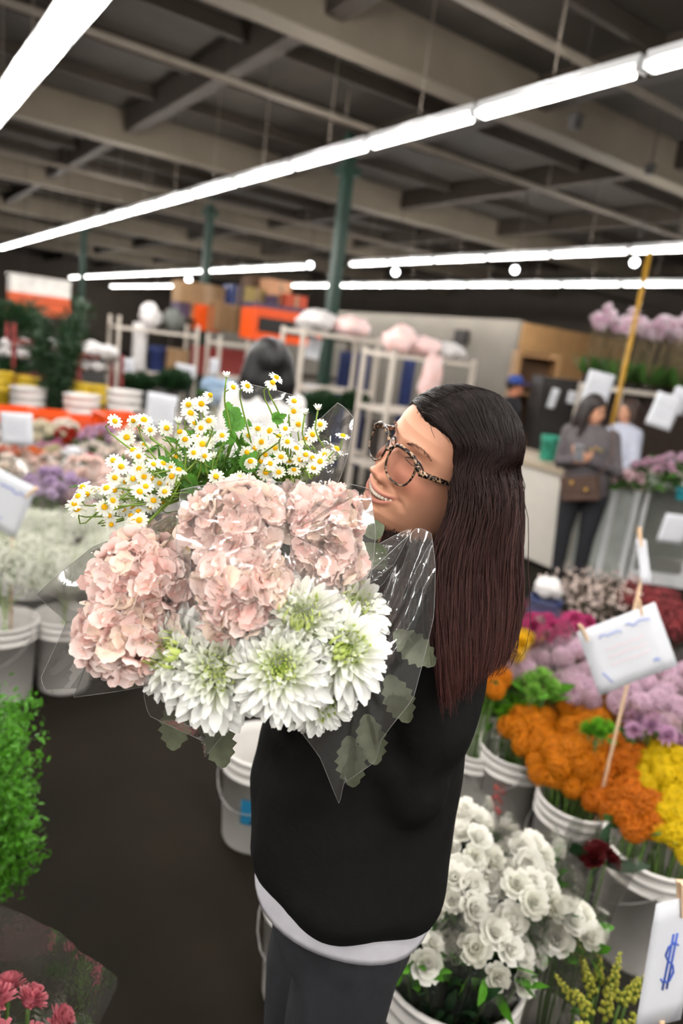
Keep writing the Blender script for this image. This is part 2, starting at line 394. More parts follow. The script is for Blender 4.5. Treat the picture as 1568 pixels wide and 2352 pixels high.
def sleeve_into(mb, base, top, r0, r1, n=22, flare=0.08, seed=0, zig=0.05):
    """cone of clear film round a bunch, with an uneven flared rim"""
    rnd = random.Random(seed); base = Vector(base); top = Vector(top); ax = top-base; F = frame(ax)
    ph = [rnd.uniform(0, 6.28) for _ in range(4)]; rings = []
    for k, t in enumerate((0, 0.35, 0.7, 0.9, 1.0)):
        ring = []
        for j in range(n):
            a = 2*PI*j/n; w_ = 1+0.05*math.sin(3*a+ph[0])+0.04*math.sin(7*a+ph[1])*t+(flare*t**4)*(1+0.8*math.sin(4*a+ph[2]))
            zz = t+(zig*(math.sin(2*a+ph[3])+0.6*math.sin(5*a+ph[1])) if t > 0.8 else 0)*t
            ring.append(base+ax*zz+F @ Vector((math.cos(a), math.sin(a), 0))*(r0+(r1-r0)*t**0.8)*w_)
        rings.append(ring)
    mb.rings(rings)
BUNCH_N = [0]
def bunch(name, label, top, R, foot, heads, count, hr, cat='flowers', foliage=M_leaf, nleaf=14, film_r=None, dome=0.55, group=None, lean=0.0, face=None, leafL=0.09, spread_seed=None, elong=None):
    """a bunch of cut flowers: heads over a dome round `top`, stems running down to `foot`"""
    BUNCH_N[0] += 1; sd = spread_seed or BUNCH_N[0]; rnd = random.Random(sd*13)
    top = Vector(top); foot = Vector(foot); root = thing(name, label, cat, foot, group)
    st = MB(); lf = MB()
    for i in range(count):
        t = (i+0.5)/count; r = R*math.sqrt(t); a = i*GA+sd
        off = Vector((r*math.cos(a), r*math.sin(a), 0))
        if elong: off = elong @ off
        nrm = Vector((off.x, off.y, R*0.9+1e-4)).normalized()
        if face is not None: nrm = (nrm+Vector(face)*0.7).normalized()
        p = top+off+Vector((0, 0, dome*R*(1-t)+rnd.uniform(-.12, .12)*R))
        me = heads[i % len(heads)]; s = hr*rnd.uniform(0.82, 1.15)
        link('flower', me, root, Matrix.Translation(p) @ frame(nrm, rnd.random()*6).to_4x4() @ Matrix.Scale(s, 4))
        f2 = foot+Vector((off.x, off.y, 0))*0.25*min(1, 0.1/max(R, 0.01))
        st.tube(spline([p-nrm*hr*0.2, p*0.6+f2*0.4-Vector((0, 0, 0.02)), f2+Vector((0, 0, 0.012))], 5), 0.0035, 5)
    for i in range(nleaf):
        a = rnd.uniform(0, 6.28); r = R*rnd.uniform(0.3, 1.0); p = top+Vector((r*math.cos(a), r*math.sin(a), rnd.uniform(-.5, .15)*R))
        leaf_into(lf, p, Vector((math.cos(a), math.sin(a), rnd.uniform(-.2, 1.0))), leafL*rnd.uniform(.7, 1.3), leafL*0.22, rnd.uniform(-.3, .3), rnd.random()*6)
    st.build('stems', M_stem, root)
    if nleaf: lf.build('foliage', foliage, root)
    if film_r:
        sl = MB(); sleeve_into(sl, foot+Vector((0, 0, 0.02)), top+Vector((0, 0, dome*R+hr*0.6)), 0.03, film_r, seed=sd); sl.build('clear_sleeve', M_film, root)
    return root
def bucket(p, r, h, label, m=None, group=None, handle=True, cat='bucket', yaw=0.0):
    p = Vector((p[0], p[1], p[2] if len(p) > 2 else 0.0)); root = thing('bucket', label, cat, p, group)
    b = MB(); rb = r*0.84
    b.lathe([(rb*0.9, 0.012), (rb*0.97, 0.0), (rb, 0.01), (rb+(r-rb)*0.78, h*0.78), (r*1.03, h*0.785), (r*1.03, h*0.80), (rb+(r-rb)*.84, h*0.805), (rb+(r-rb)*.9, h*0.88),
             (r*1.04, h*0.885), (r*1.04, h*0.90), (r*0.985, h*0.905), (r*1.0, h*0.97), (r*1.05, h*0.975), (r*1.05, h), (r*0.975, h), (r*0.96, h*0.9), (rb*0.95, 0.02)], 32, p, True, True)
    b.build('body', m or M_bucket, root)
    if handle:
        hm = MB(); pts = []
        for i in range(13):
            a = PI*i/12; pts.append(p+Matrix.Rotation(yaw, 3, 'Z') @ Vector((r*1.06*math.cos(a), r*1.1*math.sin(a)*0.45, h*0.86-r*0.95*math.sin(a))) + Matrix.Rotation(yaw, 3, 'Z') @ Vector((0, r*0.62*math.sin(a), 0)))
        hm.tube(pts, 0.0025, 5); hm.build('wire_handle', M_wire, root)
    return root
def sign(label, c, wv, hv, strokes=(), pegs=(), stake=None, m=None, name='price_sign', lab_ink=None):
    """sheet of paper with centre c, half-width vector wv, half-height vector hv; strokes in sheet coordinates -1..1"""
    c = Vector(c); wv = Vector(wv); hv = Vector(hv); nr = wv.cross(hv).normalized()
    if nr.dot(Vector((0, 0, CAM_H))-c) < 0: nr = -nr
    root = thing(name, label, 'sign', c)
    b = MB(); g = []
    for i in range(7):
        u = -1+2*i/6
        for j in range(7):
            v = -1+2*j/6; g.append(c+wv*u+hv*v+nr*(0.02*wv.length*math.sin(2.2*u+1.3*v)))
    fs = [(i*7+j, (i+1)*7+j, (i+1)*7+j+1, i*7+j+1) for i in range(6) for j in range(6)]
    b.add(g, fs); o = b.build('sheet', m or M_paper, root)
    sm = o.modifiers.new('thickness', 'SOLIDIFY'); sm.thickness = 0.0012; sm.offset = 0
    for pts, r, mm in strokes:
        s = MB(); s.tube([c+wv*u+hv*v+nr*(0.02*wv.length*math.sin(2.2*u+1.3*v)+0.0012) for u, v in pts], r, 5); s.build('lettering', mm, root)
    for u, v, ln, an in pegs:
        s = MB(); d = (hv.normalized()*math.cos(an)+wv.normalized()*math.sin(an)); q = c+wv*u+hv*v
        s.tube([q-d*ln*0.5+nr*0.004, q+d*ln*0.5+nr*0.006], [ln*0.085, ln*0.11], 4); s.tube([q-d*ln*0.5-nr*0.004, q+d*ln*0.5-nr*0.006], [ln*0.085, ln*0.11], 4)
        s.build('clothespin', M_peg, root, False)
    if stake:
        s = MB(); s.tube([stake[0], stake[1]], stake[2], 6); s.build('stake', M_peg, root)
    return root
def scribble(u0, v0, u1, v1, n, amp, seed):
    rnd = random.Random(seed); return [(u0+(u1-u0)*i/n, v0+(v1-v0)*i/n+rnd.uniform(-1, 1)*amp) for i in range(n+1)]
def carton(name, label, c, size, m, cat='box', yaw=0.0, group=None, tape=True, lid=True):
    """carton or crate with a lid lip and a tape strip; c = centre of its base"""
    c = Vector(c); R = Matrix.Rotation(yaw, 3, 'Z'); sx, sy, sz = size; root = thing(name, label, cat, c, group)
    b = MB(); b.box(c+Vector((0, 0, sz*0.5)), (sx, sy, sz), R); b.build('body', m, root, False)
    if lid:
        l = MB(); l.box(c+Vector((0, 0, sz*0.93)), (sx*1.03, sy*1.03, sz*0.16), R); l.build('lid', m, root, False)
    if tape:
        t = MB(); t.box(c+Vector((0, 0, sz*0.5)), (sx*0.14, sy*1.045, sz*1.035), R); t.build('tape', M_tape, root, False)
    return root
M_tape = mat('brown_tape', (150, 120, 88), 0.35, var=0.05)
M_card = mat('cardboard', (140, 110, 78), 0.8, var=0.1, scale=5)
M_orange = mat('orange_paint', (232, 84, 12), 0.45, var=0.06)
M_dark = mat('dark_panel', (34, 30, 28), 0.6, var=0.2)
M_purple = mat('purple_box', (76, 62, 84), 0.7)
M_navy = mat('navy_plastic', (38, 52, 98), 0.5)
M_rack = mat('rack_white', (200, 190, 178), 0.45, var=0.04)
M_red = mat('red_steel', (134, 52, 50), 0.5)
M_yellow_p = mat('yellow_plastic', (206, 172, 42), 0.5)
M_teal = mat('teal_plastic', (52, 150, 125), 0.5)
M_soft_white = mat('white_wrap', (208, 204, 202), 0.5, var=0.05, scale=10, bump=0.4)
M_pink_wrap = mat('pink_tissue', (238, 214, 214), 0.5, scale=9, col2=(244, 196, 186), bump=0.4)

# ------------------------------------------------------------------ racks, shelves and what stands on them (far end of the hall)
def rack(name, label, p, w_, d_, h, shelves, m=M_rack, r=0.022, rails=True, ang=0.0, cat='rack'):
    p = Vector((p[0], p[1], 0)); R = Matrix.Rotation(ang, 3, 'Z'); root = thing(name, label, cat, p)
    for a in (0, 1):
        for b_ in (0, 1):
            q = p+R @ Vector((a*w_, b_*d_, 0)); b = MB(); b.box((q.x, q.y, h/2), (r*2, r*2, h), R); b.build('post', m, root, False)
    for z in shelves:
        b = MB()
        b.box(p+R @ Vector((w_/2, 0, z-0.02)), (w_, r*1.6, r*2.2), R); b.box(p+R @ Vector((w_/2, d_, z-0.02)), (w_, r*1.6, r*2.2), R)
        for a in (0, 1): b.box(p+R @ Vector((a*w_, d_/2, z-0.02)), (r*1.6, d_, r*2.2), R)
        for k in range(1, 6): b.box(p+R @ Vector((w_*k/6, d_/2, z-0.012)), (0.02, d_, 0.016), R)
        b.build('shelf', m, root, False)
    return root
def lump(name, label, c, size, m, cat, seed=0, group=None, n=16):
    """crumpled soft bundle resting at c"""
    rnd = random.Random(seed); c = Vector(c); ph = [rnd.uniform(0, 6.28) for _ in range(6)]; b = MB(); vs = []; k = n//2+2
    for i in range(k+1):
        a = -PI/2+PI*i/k
        for j in range(n):
            t = 2*PI*j/n; s = 1+0.14*math.sin(3*t+ph[0]+2*a)+0.10*math.sin(5*t+ph[1]-3*a)+0.09*math.sin(4*a*2+ph[2]+t)
            vs.append(c+Vector((size[0]/2*s*math.cos(a)*math.cos(t), size[1]/2*s*math.cos(a)*math.sin(t), size[2]/2*(1+s*math.sin(a)))))
    fs = [(i*n+j, i*n+(j+1) % n, (i+1)*n+(j+1) % n, (i+1)*n+j) for i in range(k) for j in range(n)]
    b.add(vs, fs); return tag(b.build(name, m), label, cat, group)

r2 = at(858, 880, 9.0); R2X, R2Y = r2.x-1.12, r2.y
rack('metal_rack', 'white metal rack with wrapped flowers left of the womans head', (R2X, R2Y), 1.12, 0.5, 1.93, (0.45, 1.24, 1.9))
r3 = at(900, 850, 7.6)
rack('metal_rack', 'white metal rack with pink tissue bundles behind the womans head', (r3.x, r3.y), 1.2, 0.55, 1.80, (0.5, 1.15, 1.76))
r1 = at(268, 850, 11.0)
rack('metal_rack', 'white metal rack with a paper roll and blue bin at the left', (r1.x, r1.y), 1.3, 0.5, 1.82, (0.3, 1.0, 1.66))
r4 = at(500, 850, 11.5)
rack('metal_rack', 'white metal rack in front of the red panel', (r4.x, r4.y), 0.75, 0.5, 1.72, (0.4, 1.05, 1.6))
lump('wrapped_flowers', 'cream wrapped bundle on the left end of a white rack', (R2X+0.3, R2Y+0.22, 1.9), (0.5, 0.4, 0.26), M_soft_white, 'bundle', 1)
lump('wrapped_flowers', 'pale pink wrapped bundle on the right end of a white rack', (R2X+0.82, R2Y+0.22, 1.9), (0.55, 0.4, 0.24), M_pink_wrap, 'bundle', 2)
lump('tissue_bundle', 'tall pink tissue bundle on the rack behind the woman', (r3.x+0.25, r3.y+0.25, 1.76), (0.38, 0.36, 0.30), M_pink_wrap, 'bundle', 3)
lump('tissue_bundle', 'wide pink tissue bundle in the middle of the rack behind the woman', (r3.x+0.62, r3.y+0.27, 1.76), (0.46, 0.4, 0.22), M_pink_wrap, 'bundle', 4)
lump('tissue_bundle', 'white tissue bundle at the right end of the rack behind the woman', (r3.x+1.0, r3.y+0.27, 1.76), (0.42, 0.38, 0.2), M_soft_white, 'bundle', 5)
# hanging tissue below the rack top
lump('hanging_tissue', 'pink and white tissue hanging down from the rack behind the woman', flat(at(985, 895, 7.95), 1.25), (0.3, 0.12, 0.55), M_pink_wrap, 'tissue', 8)
# navy panels behind rack
for px, wd, lab in ((795, 0.24, 'narrow navy panel behind the rack, left one'), (832, 0.2, 'narrow navy panel behind the rack, middle one'), (938, 0.18, 'narrow navy panel behind the tissue rack')):
    q = at(px, 860, 10.4); b = MB(); b.box((q.x, q.y, 0.85), (wd, 0.05, 1.7)); b.box((q.x, q.y+0.02, 0.85), (wd+0.03, 0.03, 1.72)); tag(b.build('folded_board', M_navy, smooth=False), lab, 'panel')
q = at(1052, 764, 13.6); b = MB(); b.box((11.07, 11.9, q.z), (0.08, 0.42, 0.3)); b.box((11.02, 11.9, q.z), (0.02, 0.36, 0.24)); tag(b.build('wall_speaker', M_dark, smooth=False), 'small black box on the white partition', 'speaker')
# left rack contents
q = Vector((r1.x+0.42, r1.y+0.25, 1.0)); b = MB(); b.lathe([(0.03, 0), (0.11, 0), (0.115, 0.01), (0.115, 0.74), (0.11, 0.75), (0.03, 0.75)], 20, q); tag(b.build('paper_roll', M_soft_white), 'upright white paper roll on the left rack', 'paper roll')
bucket((r1.x+0.72, r1.y+0.25, 1.0), 0.15, 0.42, 'blue bin on the left rack', M_navy, handle=False)
carton('cardboard_box', 'brown box beside the blue bin on the left rack', (r1.x+1.02, r1.y+0.25, 1.0), (0.36, 0.34, 0.4), M_card)
lump('wrapped_plant', 'grey wrapped plant on top of the left rack', (r1.x+0.55, r1.y+0.22, 1.66), (0.34, 0.3, 0.4), M_soft_white, 'plant', 11)
lump('wrapped_plant', 'dark grey wrapped plant on top of the left rack', (r1.x+0.95, r1.y+0.22, 1.66), (0.36, 0.3, 0.36), mat('grey_wrap', (95, 98, 92), 0.6), 'plant', 12)
# stacked boxes on the tall storage shelf
s0 = at(425, 800, 12.8)
rack('storage_shelf', 'tall storage shelf loaded with boxes', (s0.x, s0.y), 3.6, 0.7, 1.95, (0.3, 1.1, 1.92), M_wood, 0.03, cat='shelf')
b = MB(); q = at(505, 800, 12.4); b.box((s0.x+0.9, s0.y-0.05, 1.2), (1.6, 0.04, 0.5)); b.box((s0.x+0.9, s0.y-0.03, 1.46), (1.62, 0.06, 0.03)); tag(b.build('red_board', mat('red_panel', (150, 62, 58), 0.6), smooth=False), 'dull red board below the stacked boxes', 'board')
def sbox(px, py, wpx, hpx, m, lab, d=12.8, dep=0.45, **k):
    """carton whose front face centre sits at the pixel, at distance d"""
    q = at(px, py, d); sx = wpx*d/FPX/0.83; sz = hpx*d/FPX
    return carton('storage_box', lab, q-Vector((0, -dep/2, sz/2)), (sx, dep, sz), m, **k)
sbox(480, 732, 48, 56, M_orange, 'bright orange box in the stacked boxes')
sbox(440, 722, 48, 50, M_purple, 'dark purple box at the left of the stacked boxes')
sbox(535, 732, 62, 60, M_card, 'tan box right of the bright orange box')
sbox(478, 678, 108, 46, M_card, 'wide brown box on top of the stack')
sbox(547, 682, 26, 50, M_navy, 'narrow navy box in the stack')
sbox(590, 688, 40, 50, mat('olive_box', (150, 130, 80), 0.8), 'tan and green box in the stack')
sbox(600, 740, 60, 60, mat('dim_box', (84, 74, 62), 0.8), 'dim brown box beside the orange sign crate')
sbox(645, 668, 44, 44, mat('peach_box', (190, 140, 105), 0.8), 'peach box high on the stack')
sbox(640, 702, 40, 40, M_purple, 'dark purple box above the orange sign crate')
sbox(680, 700, 46, 40, mat('rust_box', (170, 70, 45), 0.8), 'rusty red box above the orange sign crate')
sbox(610, 660, 60, 40, mat('brown_box', (90, 66, 48), 0.8), 'dark brown box at the back of the stack', d=13.2)
# orange sign crate
q = at(672, 752, 12.3); root = thing('orange_crate', 'long orange crate with a dark opening above the rack', 'crate', q)
b = MB(); b.box(q+Vector((0, 0.25, -0.02)), (1.55, 0.5, 0.52)); b.box(q+Vector((0, -0.005, 0.22)), (1.58, 0.03, 0.08)); b.box(q+Vector((0, -0.005, -0.25)), (1.58, 0.03, 0.08)); b.build('body', M_orange, root, False)
b = MB(); b.box(q+Vector((-0.1, -0.01, -0.02)), (1.15, 0.03, 0.24)); b.build('opening', M_dark, root, False)
b = MB(); b.tube([q+Vector((x, -0.03, z)) for x, z in ((0, 0.03), (0.05, -0.03), (0.1, 0.03), (0.14, -0.03), (0.2, 0.03), (0.26, -0.03), (0.3, 0.03))], 0.012, 5); b.build('lettering', M_rack, root)
b = MB(); b.box(q+Vector((-0.15, 0.25, 0.29)), (1.25, 0.52, 0.07)); b.box(q+Vector((-0.15, 0.25, 0.33)), (1.15, 0.46, 0.02)); tag(b.build('crate_lid', M_purple, smooth=False), 'flat dark purple lid lying on the orange crate', 'lid')
# far left: crate on shelf, red shelves
q = at(95, 678, 11.5); root = thing('display_crate', 'white and orange crate high at the far left', 'crate', q)
b = MB(); b.box(q+Vector((0, 0.2, 0.13)), (0.92, 0.4, 0.26)); b.box(q+Vector((0, 0.2, 0.27)), (0.96, 0.44, 0.03)); b.build('lid', mat('grey_white', (200, 196, 190), 0.6), root, False)
b = MB(); b.box(q+Vector((0, 0.2, -0.16)), (0.92, 0.4, 0.32)); b.box(q+Vector((0, -0.01, -0.06)), (0.8, 0.03, 0.06)); b.build('body', mat('dull_orange', (196, 84, 42), 0.6), root, False)
q2 = at(30, 900, 8.8)
rack('red_shelf', 'red steel shelf with white bundles at the far left', (q2.x, q2.y), 0.8, 0.5, 1.55, (0.4, 0.95, 1.36), M_red)
def pl(px, py, d, size, m, lab, seed, cat='bundle', name='white_bundle'):
    return lump(name, lab, at(px, py, d)-Vector((0, 0, size[2]/2)), size, m, cat, seed)
pl(18, 790, 9.0, (0.22, 0.3, 0.14), M_soft_white, 'white bundle at the left edge on the red shelf', 21)
pl(54, 790, 9.05, (0.22, 0.3, 0.13), M_soft_white, 'white bundle beside the dark green branches on the red shelf', 22)
pl(12, 810, 8.95, (0.2, 0.3, 0.14), M_soft_white, 'white bundle under the red shelf at the left edge', 23)
pl(52, 815, 8.95, (0.2, 0.3, 0.12), M_soft_white, 'lower white bundle under the red shelf', 24)
pl(208, 803, 9.2, (0.42, 0.4, 0.2), M_soft_white, 'large white bundle right of the dark green branches', 25)
pl(250, 812, 9.2, (0.26, 0.4, 0.2), M_soft_white, 'small white bundle next to the left rack post', 26)
pl(125, 795, 9.0, (0.26, 0.3, 0.16), M_soft_white, 'white pot between the dark green branches', 27)
pl(190, 840, 9.2, (0.2, 0.3, 0.14), M_soft_white, 'small grey white bundle below the large one', 28)
pl(222, 842, 9.2, (0.2, 0.3, 0.14), M_soft_white, 'second small grey white bundle below the large one', 29)
q3 = at(180, 880, 9.1)
rack('red_shelf', 'red steel shelf left of the white rack', (q3.x, q3.y), 0.55, 0.45, 1.3, (0.35, 0.8, 1.27), M_red)
for px, py, d, lab in ((65, 880, 8.4, 'yellow bin behind the white flowers at the left'), (182, 895, 8.4, 'yellow bin below the red shelf'), (222, 900, 8.5, 'yellow bin beside the red shelf post'), (2, 870, 8.3, 'yellow bin at the left edge')):
    q = at(px, py, d); bucket(flat(q, 0.0), 0.14, q.z+0.08, lab, M_yellow_p, handle=False)
for px, py, d, lab in ((65, 908, 7.9, 'white planter with pale flowers above the orange crates at the left'), (188, 925, 7.7, 'white planter above the orange crates in the middle'), (285, 915, 8.0, 'beige planter above the orange crates at the right')):
    q = at(px, py, d); bucket(flat(q, 0.0), 0.19, q.z+0.09, lab, M_bucket, handle=False)
# orange crates row
for i, (px, py, yaw) in enumerate(((34, 942, 0.0), (112, 950, -0.12), (190, 964, -0.06), (268, 955, 0.05))):
    q = at(px, py, 7.3); root = thing('orange_crate', 'orange plastic crate, %s in the row behind the left flowers' % ('first from the left', 'second from the left', 'third from the left', 'last on the right')[i], 'crate', flat(q, q.z-0.12))
    R = Matrix.Rotation(yaw, 3, 'Z'); b = MB(); c = q+Vector((0, 0, -0.05))
    for sx, sy, lx, ly in ((0, -0.2, 0.36, 0.02), (0, 0.2, 0.36, 0.02), (-0.18, 0, 0.02, 0.4), (0.18, 0, 0.02, 0.4)):
        b.box(c+R @ Vector((sx, sy, 0)), (lx, ly, 0.12), R); b.box(c+R @ Vector((sx*1.04, sy*1.04, 0.06)), (lx+0.01, ly+0.01, 0.025), R)
    b.box(c+Vector((0, 0, -0.06)), (0.36, 0.4, 0.015), R); b.build('tray', M_orange, root, False)
    b = MB()
    for sx in (-0.16, 0.16):
        for sy in (-0.18, 0.18):
            p = c+R @ Vector((sx, sy, 0)); b.box((p.x, p.y, (c.z-0.06)/2), (0.03, 0.03, c.z-0.06), R)
    b.build('stand', M_dark, root, False)
# dark green branches in a V
root = thing('tall_greenery', 'tall dark green branches spreading in a V at the left', 'plant', flat(at(130, 930, 8.0), 0))
base = at(130, 930, 8.0); b = MB(); rnd = random.Random(5)
st = MB()
for i in range(34):
    tx = rnd.choice((rnd.uniform(60, 110), rnd.uniform(150, 205), rnd.uniform(60, 200))); ty = rnd.uniform(690, 800)
    tip = at(tx, ty, 8.0+rnd.uniform(-.3, .4)); pts = spline([base+Vector((rnd.uniform(-.08, .08), 0, -0.5)), base*0.5+tip*0.5+Vector((0, 0, -0.05)), tip], 8); st.tube(pts, 0.006, 5)
    for k in range(60):
        t = rnd.uniform(0.25, 1); q = pts[min(7, int(t*8))]; leaf_into(b, q+Vector((rnd.uniform(-.06, .06), rnd.uniform(-.06, .06), rnd.uniform(-.06, .06))), (rnd.uniform(-1, 1), rnd.uniform(-1, 1), rnd.uniform(-.2, 1)), 0.12, 0.012, 0.1, rnd.random()*6)
st.tube([flat(base, 0.01), base+Vector((0, 0, -0.5))], 0.05, 8); st.build('stems', M_leaf_dark, root); b.build('foliage', M_leaf_dark, root)
# green hedge of potted plants behind the racks
for px, py, d, s, lab in ((320, 885, 10.2, 0.4, 'low dark green shrub inside the left rack'), (400, 880, 10.2, 0.45, 'dark green shrub below the hanging papers'), (735, 935, 8.6, 0.42, 'green fern under the middle rack'), (812, 930, 8.6, 0.3, 'small green fern at the right of the middle rack'), (30, 740, 9.3, 0.7, 'dark shrub with pale blossoms at the far left'), (20, 860, 8.9, 0.5, 'low dark shrub under the red shelf')):
    q = at(px, py, d); root = thing('shrub', lab, 'plant', flat(q, 0)); b = MB(); rnd = random.Random(px)
    for k in range(420):
        v = Vector((rnd.gauss(0, 1), rnd.gauss(0, 1), rnd.gauss(0, 1))).normalized()*s*0.5*rnd.uniform(.4, 1)
        leaf_into(b, q+Vector((v.x*1.1, v.y, v.z*0.65)), v+Vector((0, 0, .3)), 0.11, 0.025, 0.2, rnd.random()*6)
    b.build('foliage', M_leaf_dark, root); st = MB(); st.tube([flat(q, 0.005), q], 0.02, 6); st.lathe([(0.1, 0.0), (0.13, 0.22), (0.12, 0.22), (0.09, 0.02)], 12, flat(q, 0), True, False); st.build('stem_and_pot', M_wood, root)
# hanging papers
for px, py, d, wpx, hpx, an, lab in ((285, 840, 11.0, 48, 36, 0.0, 'sheet of paper on the left rack post'), (425, 855, 11.55, 48, 36, 0.1, 'sheet of paper on the right post of the left rack'), (492, 842, 11.46, 22, 36, 0.05, 'narrow paper sheet left of the blue flowers'), (720, 800, 8.9, 32, 48, 0.12, 'paper sheet hanging in the middle rack'),
                                  (370, 945, 6.2, 70, 80, 0.05, 'large white paper sign behind the chamomile'), (38, 985, 4.6, 76, 74, -0.05, 'white paper sign above the cream flowers at the left edge'),
                                  (1372, 893, 6.6, 62, 76, 0.12, 'white paper notice on the black cabinet'), (1270, 915, 7.75, 18, 46, 0.15, 'narrow white notice on the black cabinet'), (1318, 914, 7.8, 30, 28, 0.05, 'small cream notice on the black cabinet'), (1338, 952, 6.8, 18, 30, 0.1, 'little white tag beside the hoodie womans hair'),
                                  (1525, 945, 5.6, 62, 78, 0.2, 'large paper sheet pinned to the white frame, left one'), (1560, 920, 5.7, 40, 60, 0.2, 'paper sheet at the right edge on the white frame'), (712, 905, 8.9, 26, 44, 0.1, 'small paper tag on the lower shelf of the middle rack')):
    c = at(px, py, d); s = d/FPX; wv = (RGT*math.cos(an)-Vector((0, 0, 1))*math.sin(an)*1.0); hv = Vector((0, 0, 1))*math.cos(an)+RGT*math.sin(an)
    sign(lab, c, wv*wpx*s/2, hv*hpx*s/2, [(scribble(-.6, .3-.3*k, .6, .3-.3*k, 10, 0.06, k+px), 0.0015*d/4, mat('grey_ink', (150, 150, 165), 0.8)) for k in range(3)], name='paper_notice')
# ------------------------------------------------------------------ left flower bank
def cloud(mb, c, R, n, size, rnd, squash=0.8):
    for k in range(n):
        v = Vector((rnd.gauss(0, 1), rnd.gauss(0, 1), rnd.gauss(0, 1))).normalized()*rnd.uniform(0.35, 1)**0.6
        p = c+Vector((v.x*R, v.y*R, v.z*R*squash)); F = frame(v+Vector((rnd.uniform(-.5, .5), rnd.uniform(-.5, .5), rnd.uniform(-.2, .8))))
        s = size*rnd.uniform(.7, 1.3)
        mb.add([p+F @ Vector((x*s, y*s, z*s)) for x, y, z in ((1, 0, 0), (0, 1, 0), (-1, 0, 0), (0, -1, 0), (0, 0, .8), (0, 0, -.6))], [(0, 1, 4), (1, 2, 4), (2, 3, 4), (3, 0, 4), (1, 0, 5), (2, 1, 5), (3, 2, 5), (0, 3, 5)])
M_gyp = mat('gypsophila_white', (232, 234, 216), 0.7, scale=12, col2=(246, 246, 236), transl=0.3)
M_gyp_stem = mat('gypsophila_stem', (170, 184, 140), 0.7, var=0.2)
def gyp(px, py, d, Rm, foot, lab, mcol=None, mstem=None, n=5200, size=0.0052, lobes=7, name='gypsophila_bunch', seed=1):
    rnd = random.Random(seed); c = at(px, py, d); root = thing(name, lab, 'flowers', foot); b = MB(); st = MB()
    for k in range(lobes):
        a = k*GA; r = Rm*0.62*math.sqrt((k+.3)/lobes); cc = c+Vector((r*math.cos(a), r*math.sin(a), rnd.uniform(-.1, .25)*Rm))
        cloud(b, cc, Rm*0.48, n//lobes, size, rnd)
        for j in range(12):
            v = Vector((rnd.gauss(0, 1), rnd.gauss(0, 1), rnd.gauss(0, 1)+.4)).normalized()*Rm*0.46
            st.tube([cc-Vector((0, 0, Rm*0.3)), cc+v*0.5+Vector((0, 0, -.03)), cc+v], 0.0016, 3, False)
        st.tube(spline([cc, c*0.6+Vector(foot)*0.4, Vector(foot)+Vector((0.01*k-.03, 0, .02))], 6), 0.004, 5)
    o = b.build('blossoms', mcol or M_gyp, root, False); o['kind'] = 'stuff'
    o = st.build('stems', mstem or M_gyp_stem, root); o['kind'] = 'stuff'
fA = flat(onz(8, 1420, .38), 0); fB = flat(onz(152, 1405, .38), 0)
bucket(fA, 0.148, 0.38, 'white bucket of gypsophila cut by the left edge', yaw=2.3); bucket(fB, 0.142, 0.37, 'white bucket of gypsophila with a wire handle, second from the left', yaw=2.2)
fC = fB+Vector((0.30, 0.18, 0)); bucket(fC, 0.14, 0.37, 'white bucket of gypsophila hidden behind the pink hydrangea', yaw=2.3)
gyp(15, 1300, 3.2, 0.27, fA+Vector((0, 0, .02)), 'cloud of white gypsophila at the left edge', seed=2)
gyp(150, 1300, 3.4, 0.26, fB+Vector((0, 0, .02)), 'cloud of white gypsophila in the second bucket', seed=3)
gyp(290, 1280, 3.6, 0.26, fC+Vector((0, 0, .02)), 'cloud of white gypsophila right behind the pink hydrangea', seed=4)
gyp(75, 1225, 3.7, 0.26, flat(at(75, 1225, 3.7), .02), 'pale green gypsophila cloud behind the left buckets', seed=5)
gyp(240, 1215, 3.9, 0.24, flat(at(240, 1215, 3.9), .02), 'pale green gypsophila cloud below the chamomile', seed=6)
for p, d, lab in (((75, 1225), 3.7, 'white bucket in the second row behind the gypsophila'), ((240, 1215), 3.9, 'white bucket in the second row below the chamomile')):
    bucket(flat(at(*p, d), 0), 0.14, 0.35, lab, handle=False)
def H(kind, c1, c2=None): return [head_mesh(kind, c1, c2, v) for v in range(2)]
